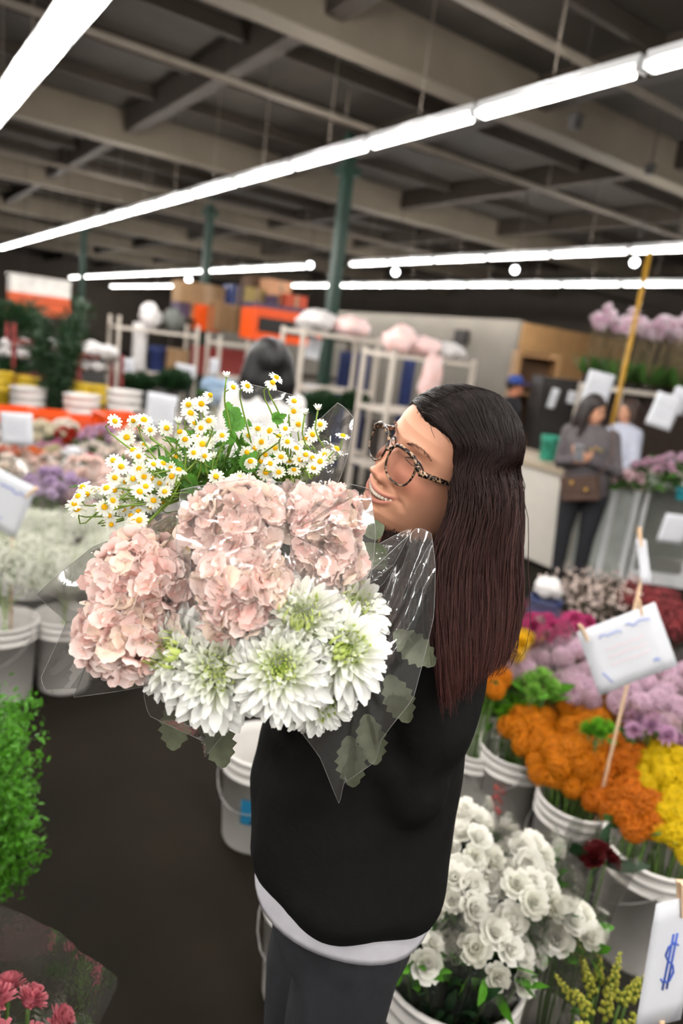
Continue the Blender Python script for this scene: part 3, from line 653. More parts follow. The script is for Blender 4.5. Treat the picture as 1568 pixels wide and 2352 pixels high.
bank = [  # px, py, depth, radius m, head kind, colours, head r, count, label
    (125, 1105, 4.3, 0.20, H('carnation', (150, 120, 160), (205, 180, 212)), 0.055, 16, 'lilac stock bunch behind the gypsophila'),
    (88, 1135, 4.1, 0.12, H('carnation', (176, 150, 185), (214, 194, 220)), 0.05, 8, 'smaller lilac bunch beside the tilted price sign'),
    (52, 1120, 4.2, 0.08, H('carnation', (80, 30, 38), (120, 48, 52)), 0.045, 5, 'maroon carnation bunch behind the tilted price sign'),
    (200, 1080, 4.7, 0.20, H('rose', (246, 214, 200), (250, 224, 214)), 0.055, 12, 'blush pink rose bunch left of the chamomile'),
    (270, 1100, 4.6, 0.20, H('rose', (246, 212, 202), (250, 226, 218)), 0.055, 12, 'blush pink rose bunch behind the chamomile'),
    (120, 1065, 5.0, 0.16, H('rose', (240, 206, 192), (248, 222, 212)), 0.05, 10, 'peach rose bunch above the lilac stock'),
    (180, 1140, 4.3, 0.16, H('rose', (214, 180, 186), (232, 206, 210)), 0.05, 9, 'dusty pink bunch right of the lilac stock'),
    (20, 1075, 4.8, 0.15, H('rose', (242, 226, 210), (246, 234, 222)), 0.05, 8, 'cream rose bunch at the left edge'),
    (70, 1045, 5.3, 0.14, H('carnation', (205, 80, 10), (244, 128, 20)), 0.05, 10, 'bright orange carnation bunch at the left'),
    (15, 1040, 5.4, 0.11, H('carnation', (190, 70, 50), (226, 110, 70)), 0.05, 7, 'rust orange bunch at the left edge'),
    (125, 1045, 5.5, 0.12, H('mum', (200, 196, 150), (226, 218, 180)), 0.05, 8, 'pale green cream bunch right of the orange carnations'),
    (162, 1048, 5.1, 0.07, H('rose', (246, 246, 248)), 0.06, 4, 'pure white rose bunch'),
    (215, 1035, 5.6, 0.17, H('mum', (226, 214, 202), (240, 230, 220)), 0.05, 10, 'cream mum bunch left of the chamomile'),
    (300, 1035, 5.4, 0.2, H('rose', (238, 214, 200), (244, 228, 216)), 0.055, 12, 'pale peach bunch behind the left chamomile'),
    (380, 1040, 5.4, 0.2, H('rose', (240, 226, 214), (246, 236, 226)), 0.055, 12, 'ivory bunch behind the chamomile stems'),
    (210, 1055, 5.0, 0.05, H('carnation', (220, 70, 110), (232, 110, 140)), 0.045, 3, 'small hot pink bunch'),
    (118, 1027, 6.0, 0.15, H('carnation', (190, 90, 140), (216, 140, 178)), 0.05, 9, 'mauve pink bunch under the red carnations'),
    (98, 990, 6.3, 0.17, H('mum', (228, 216, 186), (240, 232, 210)), 0.06, 11, 'cream chrysanthemum bunch beside the paper sign'),
    (158, 1000, 6.4, 0.13, H('carnation', (140, 24, 16), (178, 42, 24)), 0.055, 9, 'deep red carnation bunch'),
    (150, 978, 6.6, 0.12, H('rose', (232, 220, 206), (240, 232, 220)), 0.055, 7, 'ivory bunch above the deep red carnations'),
    (232, 995, 6.3, 0.19, H('carnation', (190, 150, 186), (222, 184, 208)), 0.055, 12, 'lilac pink carnation bunch below the orange crates'),
    (310, 1000, 6.3, 0.2, H('rose', (232, 218, 204), (240, 230, 220)), 0.055, 11, 'ivory rose bunch below the orange crates'),
    (10, 1010, 6.2, 0.17, H('rose', (236, 222, 206), (242, 232, 220)), 0.055, 9, 'cream bunch under the paper sign at the left edge'),
    (400, 1000, 6.4, 0.2, H('rose', (224, 208, 196), (236, 224, 214)), 0.055, 11, 'beige bunch beside the large paper sign'),
    (500, 1000, 6.4, 0.2, H('mum', (214, 208, 190), (230, 226, 212)), 0.055, 10, 'pale bunch behind the middle of the chamomile'),
]
M_sleeve_b = M_film
for px, py, d, R, heads, hr, cnt, lab in bank:
    q = at(px, py, d); f = flat(q, 0); hb_ = max(0.25, q.z-0.34)
    bucket(f, min(0.14, R*0.85+0.03), hb_, 'white bucket under the '+lab, handle=False)
    bunch('flower_bunch', lab, q-Vector((0, 0, R*0.3)), R, f+Vector((0, 0, .03)), heads, cnt, hr, nleaf=8, film_r=(R*1.25 if px < 260 and d < 5.6 else None), foliage=M_leaf)
# light blue hydrangeas and leaves
q = at(500, 880, 5.2); f = flat(q, 0); bucket(f, .13, q.z-.36, 'white bucket under the light blue hydrangeas', handle=False)
bunch('flower_bunch', 'light blue hydrangea bunch below the red panel', q-Vector((0, 0, .08)), .11, f+Vector((0, 0, .03)), H('cluster', (150, 178, 205), (186, 206, 224)), 5, 0.075, nleaf=8)
# price sign at left edge
c = at(12, 1155, 3.1); s = 3.1/FPX
sign('tilted white price sign with blue writing at the left edge', c, (RGT*.93-Vector((0, 0, .36)))*52*s, (Vector((0, 0, .93))+RGT*.36)*68*s, [(scribble(-.5, .55, .75, .55, 9, .07, 3), .003, M_ink), (scribble(-.3, -.55, .1, -.5, 5, .1, 4), .003, M_ink)], [(.85, .75, .07, .4)], (at(30, 1100, 3.12)+Vector((0, 0, 0)), flat(at(30, 1100, 3.12), .02), .006))

# ------------------------------------------------------------------ left foreground greenery and pink bunch
gq = flat(onz(-110, 2150, 0.25), 0); root = thing('foliage_plant', 'bright green feathery foliage at the left edge', 'plant', gq)
b = MB(); st = MB(); rnd = random.Random(9)
for k in range(46):
    ty = 1600+k*9.5; tip = at(rnd.uniform(10, 76) if k % 3 else rnd.uniform(-80, 30), ty, 1.75+rnd.uniform(-.12, .18))
    b0 = gq+Vector((rnd.uniform(-.05, .05), rnd.uniform(-.05, .05), .3)); pts = spline([b0, (b0+tip)/2+Vector((0, 0, .05)), tip], 9); st.tube(pts, .0025, 4)
    for i in range(3, 9):
        for j in range(26):
            p = pts[i]+Vector((rnd.gauss(0, 1), rnd.gauss(0, 1), rnd.gauss(0, 1)))*.02
            leaf_into(b, p, (rnd.gauss(0, 1), rnd.gauss(0, 1), rnd.gauss(0, 1)+.5), rnd.uniform(.012, .024), .0045, .2, rnd.random()*6)
o = b.build('leaves', M_leaf_bright, root); o['kind'] = 'stuff'
for z in (0.01,): st.tube([gq+Vector((0, 0, z)), gq+Vector((0, 0, .32))], .03, 8)
st.build('stems', M_leaf, root)
q = onz(5, 2330, .62); f = flat(q, 0); bucket(f, .13, .34, 'white bucket at the bottom left corner', handle=False)
root = bunch('flower_bunch', 'pink carnation bunch in a cellophane sleeve at the bottom left corner', q-Vector((0, 0, .05)), .09, f+Vector((0, 0, .03)), H('carnation', (170, 70, 90), (206, 120, 130)), 8, .035, nleaf=8)
b = MB(); sleeve_into(b, f+Vector((0, 0, .05)), q+Vector((0.02, 0, .04)), .04, .125, 26, .15, 4, .04); b.build('clear_sleeve', M_film, root)

# ------------------------------------------------------------------ floor buckets near the woman
fbl = flat(onz(548, 1955, 0), 0); fbl = fbl+Vector((.09, .06, 0))
root = bucket(fbl, .14, .37, 'white bucket with a blue printed label behind the woman', yaw=2.2)
lb = MB()
for a0, a1, z0, z1 in ((-2.52, -2.2, .13, .23),):
    n_ = 8; rr = lambda z: .14*.84+(.14*.16)*z/.37*1.25+.0022
    lb.rings([[fbl+Vector((rr(z)*math.cos(a0+(a1-a0)*k/n_), rr(z)*math.sin(a0+(a1-a0)*k/n_), z)) for k in range(n_+1)] for z in (z0, z1)], False)
lb.build('label', mat('blue_label', (40, 130, 175), .5), root)
l2 = MB(); a = -2.15
for z in (.15, .255): l2.ball(fbl+Vector((rr(z)*math.cos(a), rr(z)*math.sin(a), z)), .014, 8, 6)
l2.build('label_print', mat('navy_print', (40, 52, 70), .5), root)
fl = flat(onz(665, 2250, 0.1), 0)+Vector((.07, .03, 0)); bucket(fl, .135, .36, 'plain white bucket behind the womans leg', yaw=2.0)

# ------------------------------------------------------------------ right flower bank
W_ = M_bucket
b1 = flat(onz(1187, 1715, .36), 0); b2_ = flat(onz(1325, 1830, .35), 0); b3 = flat(onz(1505, 1940, .38), 0)
rt = bucket(b1, .135, .36, 'white bucket with a red scrawl left of the orange bunch', yaw=1.0)
sc = MB(); q = at(1155, 1835, 2.5); d0 = (Vector((0, 0, q.z))+Vector((0, 0, 0)));
ang0 = math.atan2(-b1.y+0.0, -b1.x+0.0)
pts = []
for i in range(22):
    t = i/21; a = ang0-0.25+0.16*math.sin(t*15); z = .14+.12*t+.02*math.cos(t*17); r_ = .135*.84+.135*.16*z/.36*1.0+.003
    pts.append(b1+Vector((r_*math.cos(a), r_*math.sin(a), z)))
sc.tube(pts, .003, 5); sc.build('red_scrawl', M_ink_red, rt)
bucket(b2_, .132, .35, 'white bucket under the middle of the orange bunch', yaw=1.0)
bucket(b3, .15, .38, 'white bucket under the yellow bunch at the right edge', yaw=.8)
OR = H('cluster', (176, 92, 0), (226, 140, 8)); OR2 = H('cluster', (164, 80, 2), (216, 122, 14))
def rbunch(lab, px, py, z, R, heads, cnt, hr, foot, **k):
    q = onz(px, py, z); return bunch('flower_bunch', lab, q-Vector((0, 0, R*.25)), R, foot, heads, cnt, hr, **k)
face = Vector((-.5, -.7, .35))
rbunch('orange chrysanthemum bunch, left of the orange mass', 1225, 1670, .46, .11, OR, 18, .045, b1+Vector((0, 0, .03)), nleaf=4, face=face)
rbunch('orange chrysanthemum bunch under the leaning sign', 1350, 1640, .50, .16, OR, 30, .045, b1+Vector((.1, -.04, .03)), nleaf=4, face=face)
rbunch('orange chrysanthemum bunch in the middle of the orange mass', 1310, 1720, .45, .15, OR, 30, .046, b2_+Vector((0, 0, .03)), nleaf=3, face=face)
rbunch('darker orange chrysanthemum bunch, right of the orange mass', 1420, 1740, .45, .12, OR2, 20, .046, b2_+Vector((.08, -.06, .03)), nleaf=3, face=face)
rbunch('lowest orange chrysanthemum bunch hanging over the bucket rim', 1462, 1850, .41, .11, OR2, 20, .045, b3+Vector((-.05, .05, .03)), nleaf=3, face=face)
rbunch('low orange chrysanthemum bunch spilling over the middle bucket rim', 1290, 1765, .40, .09, OR, 12, .042, b2_+Vector((-.06, .04, .03)), nleaf=2, face=face)
rbunch('low orange chrysanthemum bunch between the middle and right buckets', 1400, 1825, .39, .08, OR2, 10, .042, b2_+Vector((.05, -.1, .03)), nleaf=2, face=face)
YE = H('cluster', (196, 160, 2), (244, 214, 16))
rbunch('yellow chrysanthemum bunch at the right edge', 1545, 1770, .46, .16, YE, 30, .042, b3+Vector((0.03, 0, .03)), nleaf=3, face=face)
rbunch('lower yellow chrysanthemum bunch at the right edge', 1575, 1890, .42, .12, YE, 20, .042, b3+Vector((.06, -.05, .03)), nleaf=3, face=face)
GR = H('mum', (60, 130, 20), (120, 185, 50))
rbunch('bright green pompon bunch beside the womans back', 1165, 1605, .49, .12, GR, 18, .05, b1+Vector((-.05, .05, .03)), nleaf=16, foliage=M_leaf_bright, face=face)
rbunch('lighter green pompon bunch above the orange mass', 1235, 1575, .60, .07, H('mum', (90, 150, 40), (150, 200, 90)), 7, .045, b1+Vector((.02, .08, .03)), nleaf=8, foliage=M_leaf_bright, face=face)
rbunch('small bright green pompons amid the orange flowers', 1378, 1680, .57, .035, GR, 4, .035, b2_+Vector((.02, .02, .03)), nleaf=6, foliage=M_leaf_bright, leafL=.05, face=face)
LI = H('cluster', (190, 148, 172), (228, 200, 214))
f2 = flat(onz(1260, 1540, .5), 0)
def rear(px, py, z): return flat(onz(px, py, z), 0)
for i, (lab, px, py, z, R, heads, cnt, hr) in enumerate((
    ('lilac pink bunch in cellophane above the green pompons', 1190, 1520, .62, .13, LI, 14, .045),
    ('lilac pink bunch left of the leaning sign', 1300, 1500, .66, .15, LI, 18, .045),
    ('lilac bunch just above the orange mass', 1320, 1570, .60, .09, LI, 9, .045),
    ('lilac pink bunch right of the leaning sign', 1500, 1610, .62, .14, LI, 14, .045),
    ('lilac pink bunch at the right edge', 1560, 1570, .64, .12, LI, 10, .045),
    ('mauve bunch below the leaning sign at the right', 1500, 1670, .58, .09, H('carnation', (170, 110, 160), (212, 170, 200)), 8, .042),
    ('magenta bunch behind the lilac bunches', 1250, 1450, .72, .11, H('carnation', (140, 34, 84), (190, 66, 120)), 12, .045),
    ('small magenta bunch behind the sign corner', 1325, 1435, .74, .07, H('carnation', (160, 40, 90), (200, 76, 130)), 6, .042),
    ('golden yellow bunch in cellophane by the womans hair', 1160, 1470, .70, .11, H('carnation', (220, 168, 10), (246, 200, 40)), 11, .045),
    ('orange bunch partly hidden by the womans back', 1115, 1560, .60, .08, OR, 7, .045),
    ('yellow bunch at the right edge below the lilac', 1570, 1610, .6, .06, YE, 5, .042),
    )):
    f = rear(px, py, z); bucket(f, min(.125, R+.02), z-.28, 'white bucket under the '+lab, handle=False)
    bunch('flower_bunch', lab, onz(px, py, z)-Vector((0, 0, R*.25)), R, f+Vector((0, 0, .03)), heads, cnt, hr, nleaf=6, face=face, film_r=R*1.25 if ('cellophane' in lab or 'lilac' in lab) else None)
# wax flower and dark red amaranth
M_wax = mat('waxflower', (178, 158, 148), .6, scale=20, col2=(206, 188, 180))
f = flat(at(1355, 1365, 3.6), 0); bucket(f, .14, .34, 'bucket under the wax flowers', mat('dark_bucket', (58, 56, 54), .5), handle=False)
gyp(1355, 1365, 3.6, .27, f+Vector((0, 0, .03)), 'cloud of pale wax flowers on grey brown stems', M_wax, mat('grey_stem', (92, 82, 66), .8, var=.2), 420, .010, 8, 'waxflower_bunch', 14)
M_am = mat('amaranth_red', (104, 32, 38), .7, scale=20, col2=(140, 48, 50))
for px, py, d, lab, sd in ((1530, 1440, 3.3, 'dark red amaranth bunch behind the sign', 15), (1480, 1390, 3.6, 'dusty red foliage bunch behind the stake', 16)):
    f = flat(at(px, py, d), 0); bucket(f, .13, .34, 'dark bucket under the '+lab, mat('dark_bucket', (58, 56, 54), .5), handle=False)
    gyp(px, py, d, .2, f+Vector((0, 0, .03)), lab, M_am, mat('maroon_stem', (84, 46, 42), .8, var=.2), 900, .009, 6, 'amaranth_bunch', sd)
# navy can with paper behind the lilac bunch
q = at(1250, 1400, 3.4); f = flat(q, 0); bucket(f, .075, q.z+.06, 'tall navy bin beside the wax flowers', M_navy, handle=False)
lump('white_cloth', 'white paper bundle on the navy bin', (f.x, f.y, q.z+.06), (.13, .13, .1), M_soft_white, 'paper', 31)
# leaning price sign with pegs, second sign on a stake
M_fade = mat('faded_ink', (140, 155, 208), .8)
c = at(1440, 1490, 2.15); s = 2.15/FPX; uv = (RGT*.93+Vector((0, 0, .0))+Vector((0, 0, .40))); 
U1 = ROT @ Vector((.93, .36, 0)); V1 = ROT @ Vector((-.33, .93, 0)); U1 = U1-V1*0.0
sign('white price sign with pegs and blue writing leaning over the lilac flowers', c, U1*96*s, V1*78*s,
     [(scribble(-.55, .62, .0, .58, 8, .05, 1), .0028, M_fade), (scribble(.15, .66, .75, .62, 8, .05, 2), .0028, M_fade), (scribble(-.75, -.45, -.6, -.75, 3, .05, 6), .0035, M_fade), (scribble(.5, -.55, .65, -.6, 4, .08, 7), .0035, M_fade)]
     + [(scribble(-.5, .2-.25*k, .5, .2-.25*k, 9, .05, 9+k), .0016, mat('faint_red_ink', (226, 200, 206), .8)) for k in range(3)],
     [(-.86, .92, .055, -.1), (.62, 1.02, .05, .15)], (at(1482, 1395, 2.2), flat(at(1482, 1395, 2.2), .02), .006))
c = at(1478, 1290, 2.9); s = 2.9/FPX
sign('narrow folded white sign on a wooden stake', c, (ROT @ Vector((.99, -.12, 0)))*12*s, (ROT @ Vector((-.12, .99, 0)))*52*s, (), [(-.2, 1.1, .08, 0.0)], (at(1480, 1300, 2.92), flat(at(1480, 1300, 2.92), .02), .007))
# red flower in cellophane under the orange bunches
q = at(1372, 1975, 1.95); f = flat(q, 0)
bunch('flower_bunch', 'single dark red rose bunch in cellophane beside the white bouquets', q, .03, f+Vector((0, 0, .02)), H('rose', (50, 8, 10), (84, 18, 20)), 3, .034, nleaf=10, foliage=M_leaf_dark, film_r=.09)
# white lisianthus bouquets in clear sleeves
bl = flat(onz(1035, 2205, .40), 0); bucket(bl, .17, .40, 'large white bucket of lisianthus at the bottom of the photo', yaw=.6)
WH = H('rose', (240, 240, 218), (250, 248, 240)) + [head_mesh('rose', (230, 234, 200), (248, 246, 236), 3)]
for i, (px, py, z, R, cnt, lab) in enumerate((
    (945, 2140, .50, .075, 9, 'white lisianthus bouquet in front beside the womans leg'), (1050, 2050, .56, .075, 9, 'white lisianthus bouquet behind the front one'),
    (1130, 2170, .50, .08, 10, 'white lisianthus bouquet at the right of the front bucket'), (1200, 2050, .56, .085, 11, 'white lisianthus bouquet below the dark red rose'),
    (1075, 1960, .60, .075, 9, 'white lisianthus bouquet next to the sweater hem'), (1215, 1960, .60, .06, 7, 'white lisianthus bouquet left of the dark red rose'),
    (1310, 2120, .52, .06, 7, 'white lisianthus bouquet in its own sleeve at the right'), (1075, 1880, .62, .05, 6, 'highest white lisianthus bouquet by the sweater edge'))):
    q = onz(px, py, z); ft = bl+Vector((.03*math.cos(i*2.4), .03*math.sin(i*2.4), .03)) if i in (0, 1, 2) else flat(q, .01)
    bunch('lisianthus_bouquet', lab, q-Vector((0, 0, .03)), R, ft, WH, cnt+2, .031, nleaf=34, foliage=M_leaf if i % 2 else M_leaf_bright, film_r=R*1.35, leafL=.06, dome=.9, face=face*0.7, cat='bouquet')
root = thing('greenery', 'dark green leaves at the rim of the front bucket', 'leaves', bl+Vector((0, 0, .2))); b = MB(); rnd = random.Random(41)
for k in range(160):
    a = rnd.uniform(0, 6.28); r = .13*math.sqrt(rnd.random()); leaf_into(b, bl+Vector((r*math.cos(a), r*math.sin(a), rnd.uniform(.3, .43))), (math.cos(a)*.6, math.sin(a)*.6, 1), rnd.uniform(.05, .1), .012, .3, rnd.random()*6)
b.build('foliage', M_leaf_dark, root)
b = MB()
for k in range(12): b.tube([bl+Vector((.05*math.cos(k), .05*math.sin(k), .02)), bl+Vector((.1*math.cos(k), .1*math.sin(k), .36))], .003, 5)
b.build('stems', M_leaf_dark, root)
# buckets for the free bouquets
for px, py, lab in ((1210, 1990, 'white bucket hidden under the rear lisianthus'), (1310, 2130, 'small white bucket under the right lisianthus sleeve'), (1075, 1930, 'white bucket hidden beside the sweater hem')):
    bucket(flat(onz(px, py, .56), 0), .075, .30, lab, handle=False)
# snapdragon buds and dollar sign at the bottom right
q = onz(1400, 2300, .45); f = flat(q, 0); bucket(f, .11, .2, 'white bucket under the yellow green buds', handle=False)
bunch('snapdragon_bunch', 'yellow green snapdragon buds at the bottom right', q-Vector((0, 0, .03)), .085, f+Vector((0, 0, .03)), H('spike', (176, 178, 70), (206, 200, 90)), 14, .038, nleaf=14, film_r=.11, leafL=.05, dome=.2)
c = at(1535, 2210, 1.35); s = 1.35/FPX; U1 = ROT @ Vector((.97, .12, -.2)); V1 = ROT @ Vector((.17, .98, 0))
S_ = [(.14, .30), (.02, .36), (-.12, .30), (-.16, .18), (-.06, .08), (.08, .0), (.14, -.12), (.06, -.25), (-.1, -.26), (-.18, -.18)]
sign('white price sign with a blue dollar mark at the bottom right', c, U1*60*s, V1*150*s, [([(u*1.6+.05, v-.05) for u, v in S_], .0022, M_ink), ([(-.02, .45), (-.08, -.42)], .0022, M_ink), ([(.14, .45), (.10, -.42)], .0022, M_ink)], [(.1, .98, .07, -.2)], (c-V1*140*s+U1*10*s, flat(c-V1*140*s+U1*10*s, .01), .006))
# ------------------------------------------------------------------ counter, cabinets, display case, orchids (right rear)
M_counter = mat('counter_white', (206, 200, 190), .5, var=.03); M_ctop = mat('counter_top', (176, 160, 138), .5, var=.08)
ck = flat(onz(1225, 1298, 0), 0)       # near corner of the counter front, which runs off to the far left
cd = (flat(onz(1180, 1278, 0), 0)-ck).normalized(); ang = math.atan2(cd.y, cd.x); Rc = Matrix.Rotation(ang, 3, 'Z')
side = Rc @ Vector((0, -1, 0))
if side.dot(FWD) < 0: side = -side
root = thing('sales_counter', 'white sales counter behind the woman in the grey hoodie', 'counter', ck)
b = MB(); L_ = 2.0; b.box(ck+cd*(L_/2-.25)+side*.35+Vector((0, 0, .47)), (L_, .7, .86), Rc); b.build('body', M_counter, root, False)
b = MB(); b.box(ck+cd*(L_/2-.25)+side*.35+Vector((0, 0, .92)), (L_+.06, .76, .05), Rc); b.build('worktop', M_ctop, root, False)
b = MB(); b.box(ck+cd*(L_/2-.25)+side*.39+Vector((0, 0, .02)), (L_-.1, .66, .04), Rc); b.build('plinth', M_dark, root, False)
ce = ck-cd*.25+RGT*.30
root = thing('sales_counter', 'low white counter section right of the hoodie woman', 'counter', ce+RGT*.6)
R0 = Matrix.Rotation(math.atan2(RGT.y, RGT.x), 3, 'Z')
b = MB(); b.box(ce+RGT*.1+FWD*.3+Vector((0, 0, .43)), (.5, .5, .86), R0); b.build('body', mat('counter_glassy', (176, 180, 174), .4), root, False)
b = MB(); b.box(ce+RGT*.1+FWD*.3+Vector((0, 0, .88)), (.54, .56, .05), R0); b.build('worktop', M_ctop, root, False)
b = MB()
for k in range(3): b.box(ce+RGT*(-.1+.2*k)+FWD*.03+Vector((0, 0, .45)), (.05, .03, .8), R0)
b.build('panel_strips', M_white_metal, root, False)
# things on the counter
q = ck+cd*.32+side*.25; bucket((q.x, q.y, .945), .085, .24, 'teal bucket on the sales counter', M_teal, handle=False)
q = ck+cd*.02+side*.3; bucket((q.x, q.y, .945), .05, .09, 'small blue tub on the counter', mat('sky_plastic', (100, 130, 180), .5), handle=False)
lump('paper_pile', 'little pile of white wrapping on the counter', (q.x+cd.x*.1, q.y+cd.y*.1, .945), (.18, .16, .12), M_soft_white, 'paper', 61)
q = ck+cd*.02+side*.12; b = MB(); b.lathe([(.0, 0), (.05, 0), (.055, .01), (.055, .16), (.03, .2), (.022, .26), (.0, .26)], 16, (q.x, q.y, .945)); tag(b.build('spray_bottle', M_navy), 'dark blue bottle on the counter beside the hoodie woman', 'bottle')
q = ck+cd*-.12+side*.2; b = MB(); b.lathe([(.0, 0), (.035, 0), (.038, .2), (.02, .24), (.02, .28), (.0, .28)], 14, (q.x, q.y, .945)); tag(b.build('white_bottle', M_white_metal), 'white bottle on the counter at the hoodie womans elbow', 'bottle')
# black cabinet with notices
q = at(1318, 930, 8.15); root = thing('black_cabinet', 'tall black cabinet covered with notices', 'cabinet', flat(q, 0))
b = MB(); b.box((q.x, q.y, .86), (.95, .5, 1.72), R0); b.build('body', M_dark, root, False)
for sx in (-.24, .24):
    b = MB(); b.box(Vector((q.x, q.y, .86))+R0 @ Vector((sx, -.26, 0)), (.45, .03, 1.64), R0); d_ = b.build('door', M_dark, root, False)
    h_ = MB(); h_.tube([Vector((q.x, q.y, 1.0))+R0 @ Vector((sx*.2, -.29, 0)), Vector((q.x, q.y, 1.25))+R0 @ Vector((sx*.2, -.29, 0))], .01, 6); h_.build('handle', M_white_metal, d_)
q = at(1212, 925, 9.3); root = thing('wooden_shelving', 'brown wooden shelving left of the black cabinet', 'shelf', flat(q, 0))
b = MB()
for sx in (-.25, .25): b.box(Vector((q.x, q.y, 1.0))+R0 @ Vector((sx, 0, 0)), (.05, .4, 2.0), R0)
b.build('uprights', M_ply, root, False)
for z in (.5, 1.0, 1.45, 1.95):
    b = MB(); b.box((q.x, q.y, z), (.5, .4, .03), R0); b.build('shelf', M_ply, root, False)
b = MB(); b.box(Vector((q.x, q.y, 1.0))+R0 @ Vector((0, .2, 0)), (.5, .03, 2.0), R0); b.build('back_panel', mat('dark_wood', (96, 70, 46), .7), root, False)
# yellow pole
p0 = at(1402, 985, 6.9); p1 = at(1462, 590, 6.9); b = MB(); pt = flat(p0, 0)
b.tube([(p0.x, p0.y, 0), (p0.x+.03, p0.y, p1.z)], .022, 10); b.lathe([(.1, 0), (.1, .02), (.04, .03)], 12, flat(p0, 0), True, True); tag(b.build('yellow_pole', mat('mustard_paint', (186, 140, 40), .5)), 'mustard yellow pole in front of the orchids', 'pole')
# orchid stand: white frame with orchids on top
of = at(1425, 900, 7.0); OZ = 1.70
root = rack('orchid_stand', 'white frame stand carrying the orchids', (of.x, of.y), 1.7, .7, OZ, (.9, OZ), ang=math.atan2(RGT.y, RGT.x)*.55)
b = MB(); a_ = math.atan2(RGT.y, RGT.x)*.55; Ra = Matrix.Rotation(a_, 3, 'Z'); b.box(Vector((of.x, of.y, .85))+Ra @ Vector((.85, .62, 0)), (1.62, .02, 1.6), Ra); b.build('back_panel', mat('dark_brown_board', (52, 40, 32), .7), root, False)
M_moss = mat('orchid_stakes', (110, 96, 66), .8, var=.25)
rnd = random.Random(3)
petal_o = [head_mesh('aster', (214, 150, 186), (242, 222, 232), 0), head_mesh('aster', (230, 196, 214), (246, 236, 240), 1)]
for i in range(11):
    px = 1345+i*24; d = 7.1+.22*(i % 3) if i > 2 else 8.1; q = at(px, 850, d); zb = OZ-.02
    if i < 3: zb = 1.72
    q = flat(at(px, 870, d), zb); root = thing('orchid', 'pale pink orchid plant, number %s from the left on the stand' % ('one two three four five six seven eight nine ten eleven'.split()[i]), 'plant', q, 'orchids on the stand')
    b = MB(); b.lathe([(.04, 0), (.055, .08), (.05, .08), (.035, .01)], 12, q, True); b.build('pot', M_dark, root)
    b = MB()
    for k in range(9):
        a = k*GA; leaf_into(b, q+Vector((0, 0, .07)), (math.cos(a), math.sin(a), .5), .28, .045, -.4, 0)
    b.build('leaves', M_leaf, root)
    st = MB()
    for k in range(2):
        tip = q+Vector((rnd.uniform(-.1, .1), rnd.uniform(-.1, .1), rnd.uniform(.62, .82))); pts = spline([q+Vector((0, 0, .06)), q+Vector((0, 0, .35)), tip, tip+Vector((rnd.uniform(-.14, .14), -.08, -.03))], 9); st.tube(pts, .004, 5)
        for j in range(9):
            p = pts[5+j % 4]+Vector((rnd.uniform(-.05, .05), rnd.uniform(-.06, .02), rnd.uniform(-.05, .04)))
            link('blossom', petal_o[j % 2], root, Matrix.Translation(p) @ frame(-FWD+Vector((rnd.uniform(-.5, .5), rnd.uniform(-.5, .5), .1))).to_4x4() @ Matrix.Scale(.055, 4))
    for k in range(9): st.tube([q+Vector((rnd.uniform(-.05, .05), rnd.uniform(-.05, .05), .05)), q+Vector((rnd.uniform(-.12, .12), rnd.uniform(-.08, .08), rnd.uniform(.45, .7)))], .006, 4)
    st.build('stems', M_moss, root)
# glass display case with flowers on top
gc = flat(onz(1440, 1335, 0), 0); root = thing('display_case', 'glass display case with white corner posts at the right edge', 'display case', gc)
Rg = R0
def gp(x, y, z): return gc+R0 @ Vector((x, y, 0))+Vector((0, 0, z))
for x in (0, .48, 1.0):
    b = MB(); b.box(gp(x, 0, .45), (.04, .04, .9), Rg); b.build('post', M_white_metal, root, False)
b = MB(); b.box(gp(.5, .3, .06), (1.04, .6, .12), Rg); b.build('base', M_white_metal, root, False)
b = MB(); b.box(gp(.5, .3, .90), (1.06, .64, .03), Rg); b.build('top', mat('case_top', (120, 124, 122), .4), root, False)
b = MB(); b.box(gp(.5, .6, .48), (1.0, .02, .8), Rg); b.build('back', mat('case_back', (150, 158, 154), .6), root, False)
b = MB(); b.box(gp(.24, 0, .5), (.44, .008, .76), Rg); b.build('pane', M_film, root, False)
b = MB(); b.box(gp(.74, 0, .5), (.48, .008, .76), Rg); b.build('pane', M_film, root, False)
c = at(1548, 1215, 5.2); s = 5.2/FPX
sign('white framed notice on the glass case', c, RGT*30*s, (Vector((0, 0, 1))+RGT*.13)*34*s, (), name='paper_notice')
for px, py, d, heads, R, lab in ((1500, 1085, 5.6, H('carnation', (196, 150, 180), (226, 188, 206)), .16, 'lilac pink flowers on the glass case'), (1550, 1070, 5.7, H('carnation', (200, 160, 190), (226, 196, 212)), .14, 'lilac flowers at the right edge on the glass case'), (1445, 1105, 5.7, H('rose', (206, 170, 180), (226, 196, 200)), .12, 'dusty pink flowers left on the glass case')):
    q = at(px, py, d); f = flat(q, .915); bunch('flower_bunch', lab, q, R, f, heads, 10, .05, nleaf=30, foliage=M_leaf, leafL=.12)
bucket(flat(at(1565, 1135, 5.5), .915), .05, .1, 'small turquoise pot on the glass case', mat('turquoise', (40, 140, 150), .5), handle=False)

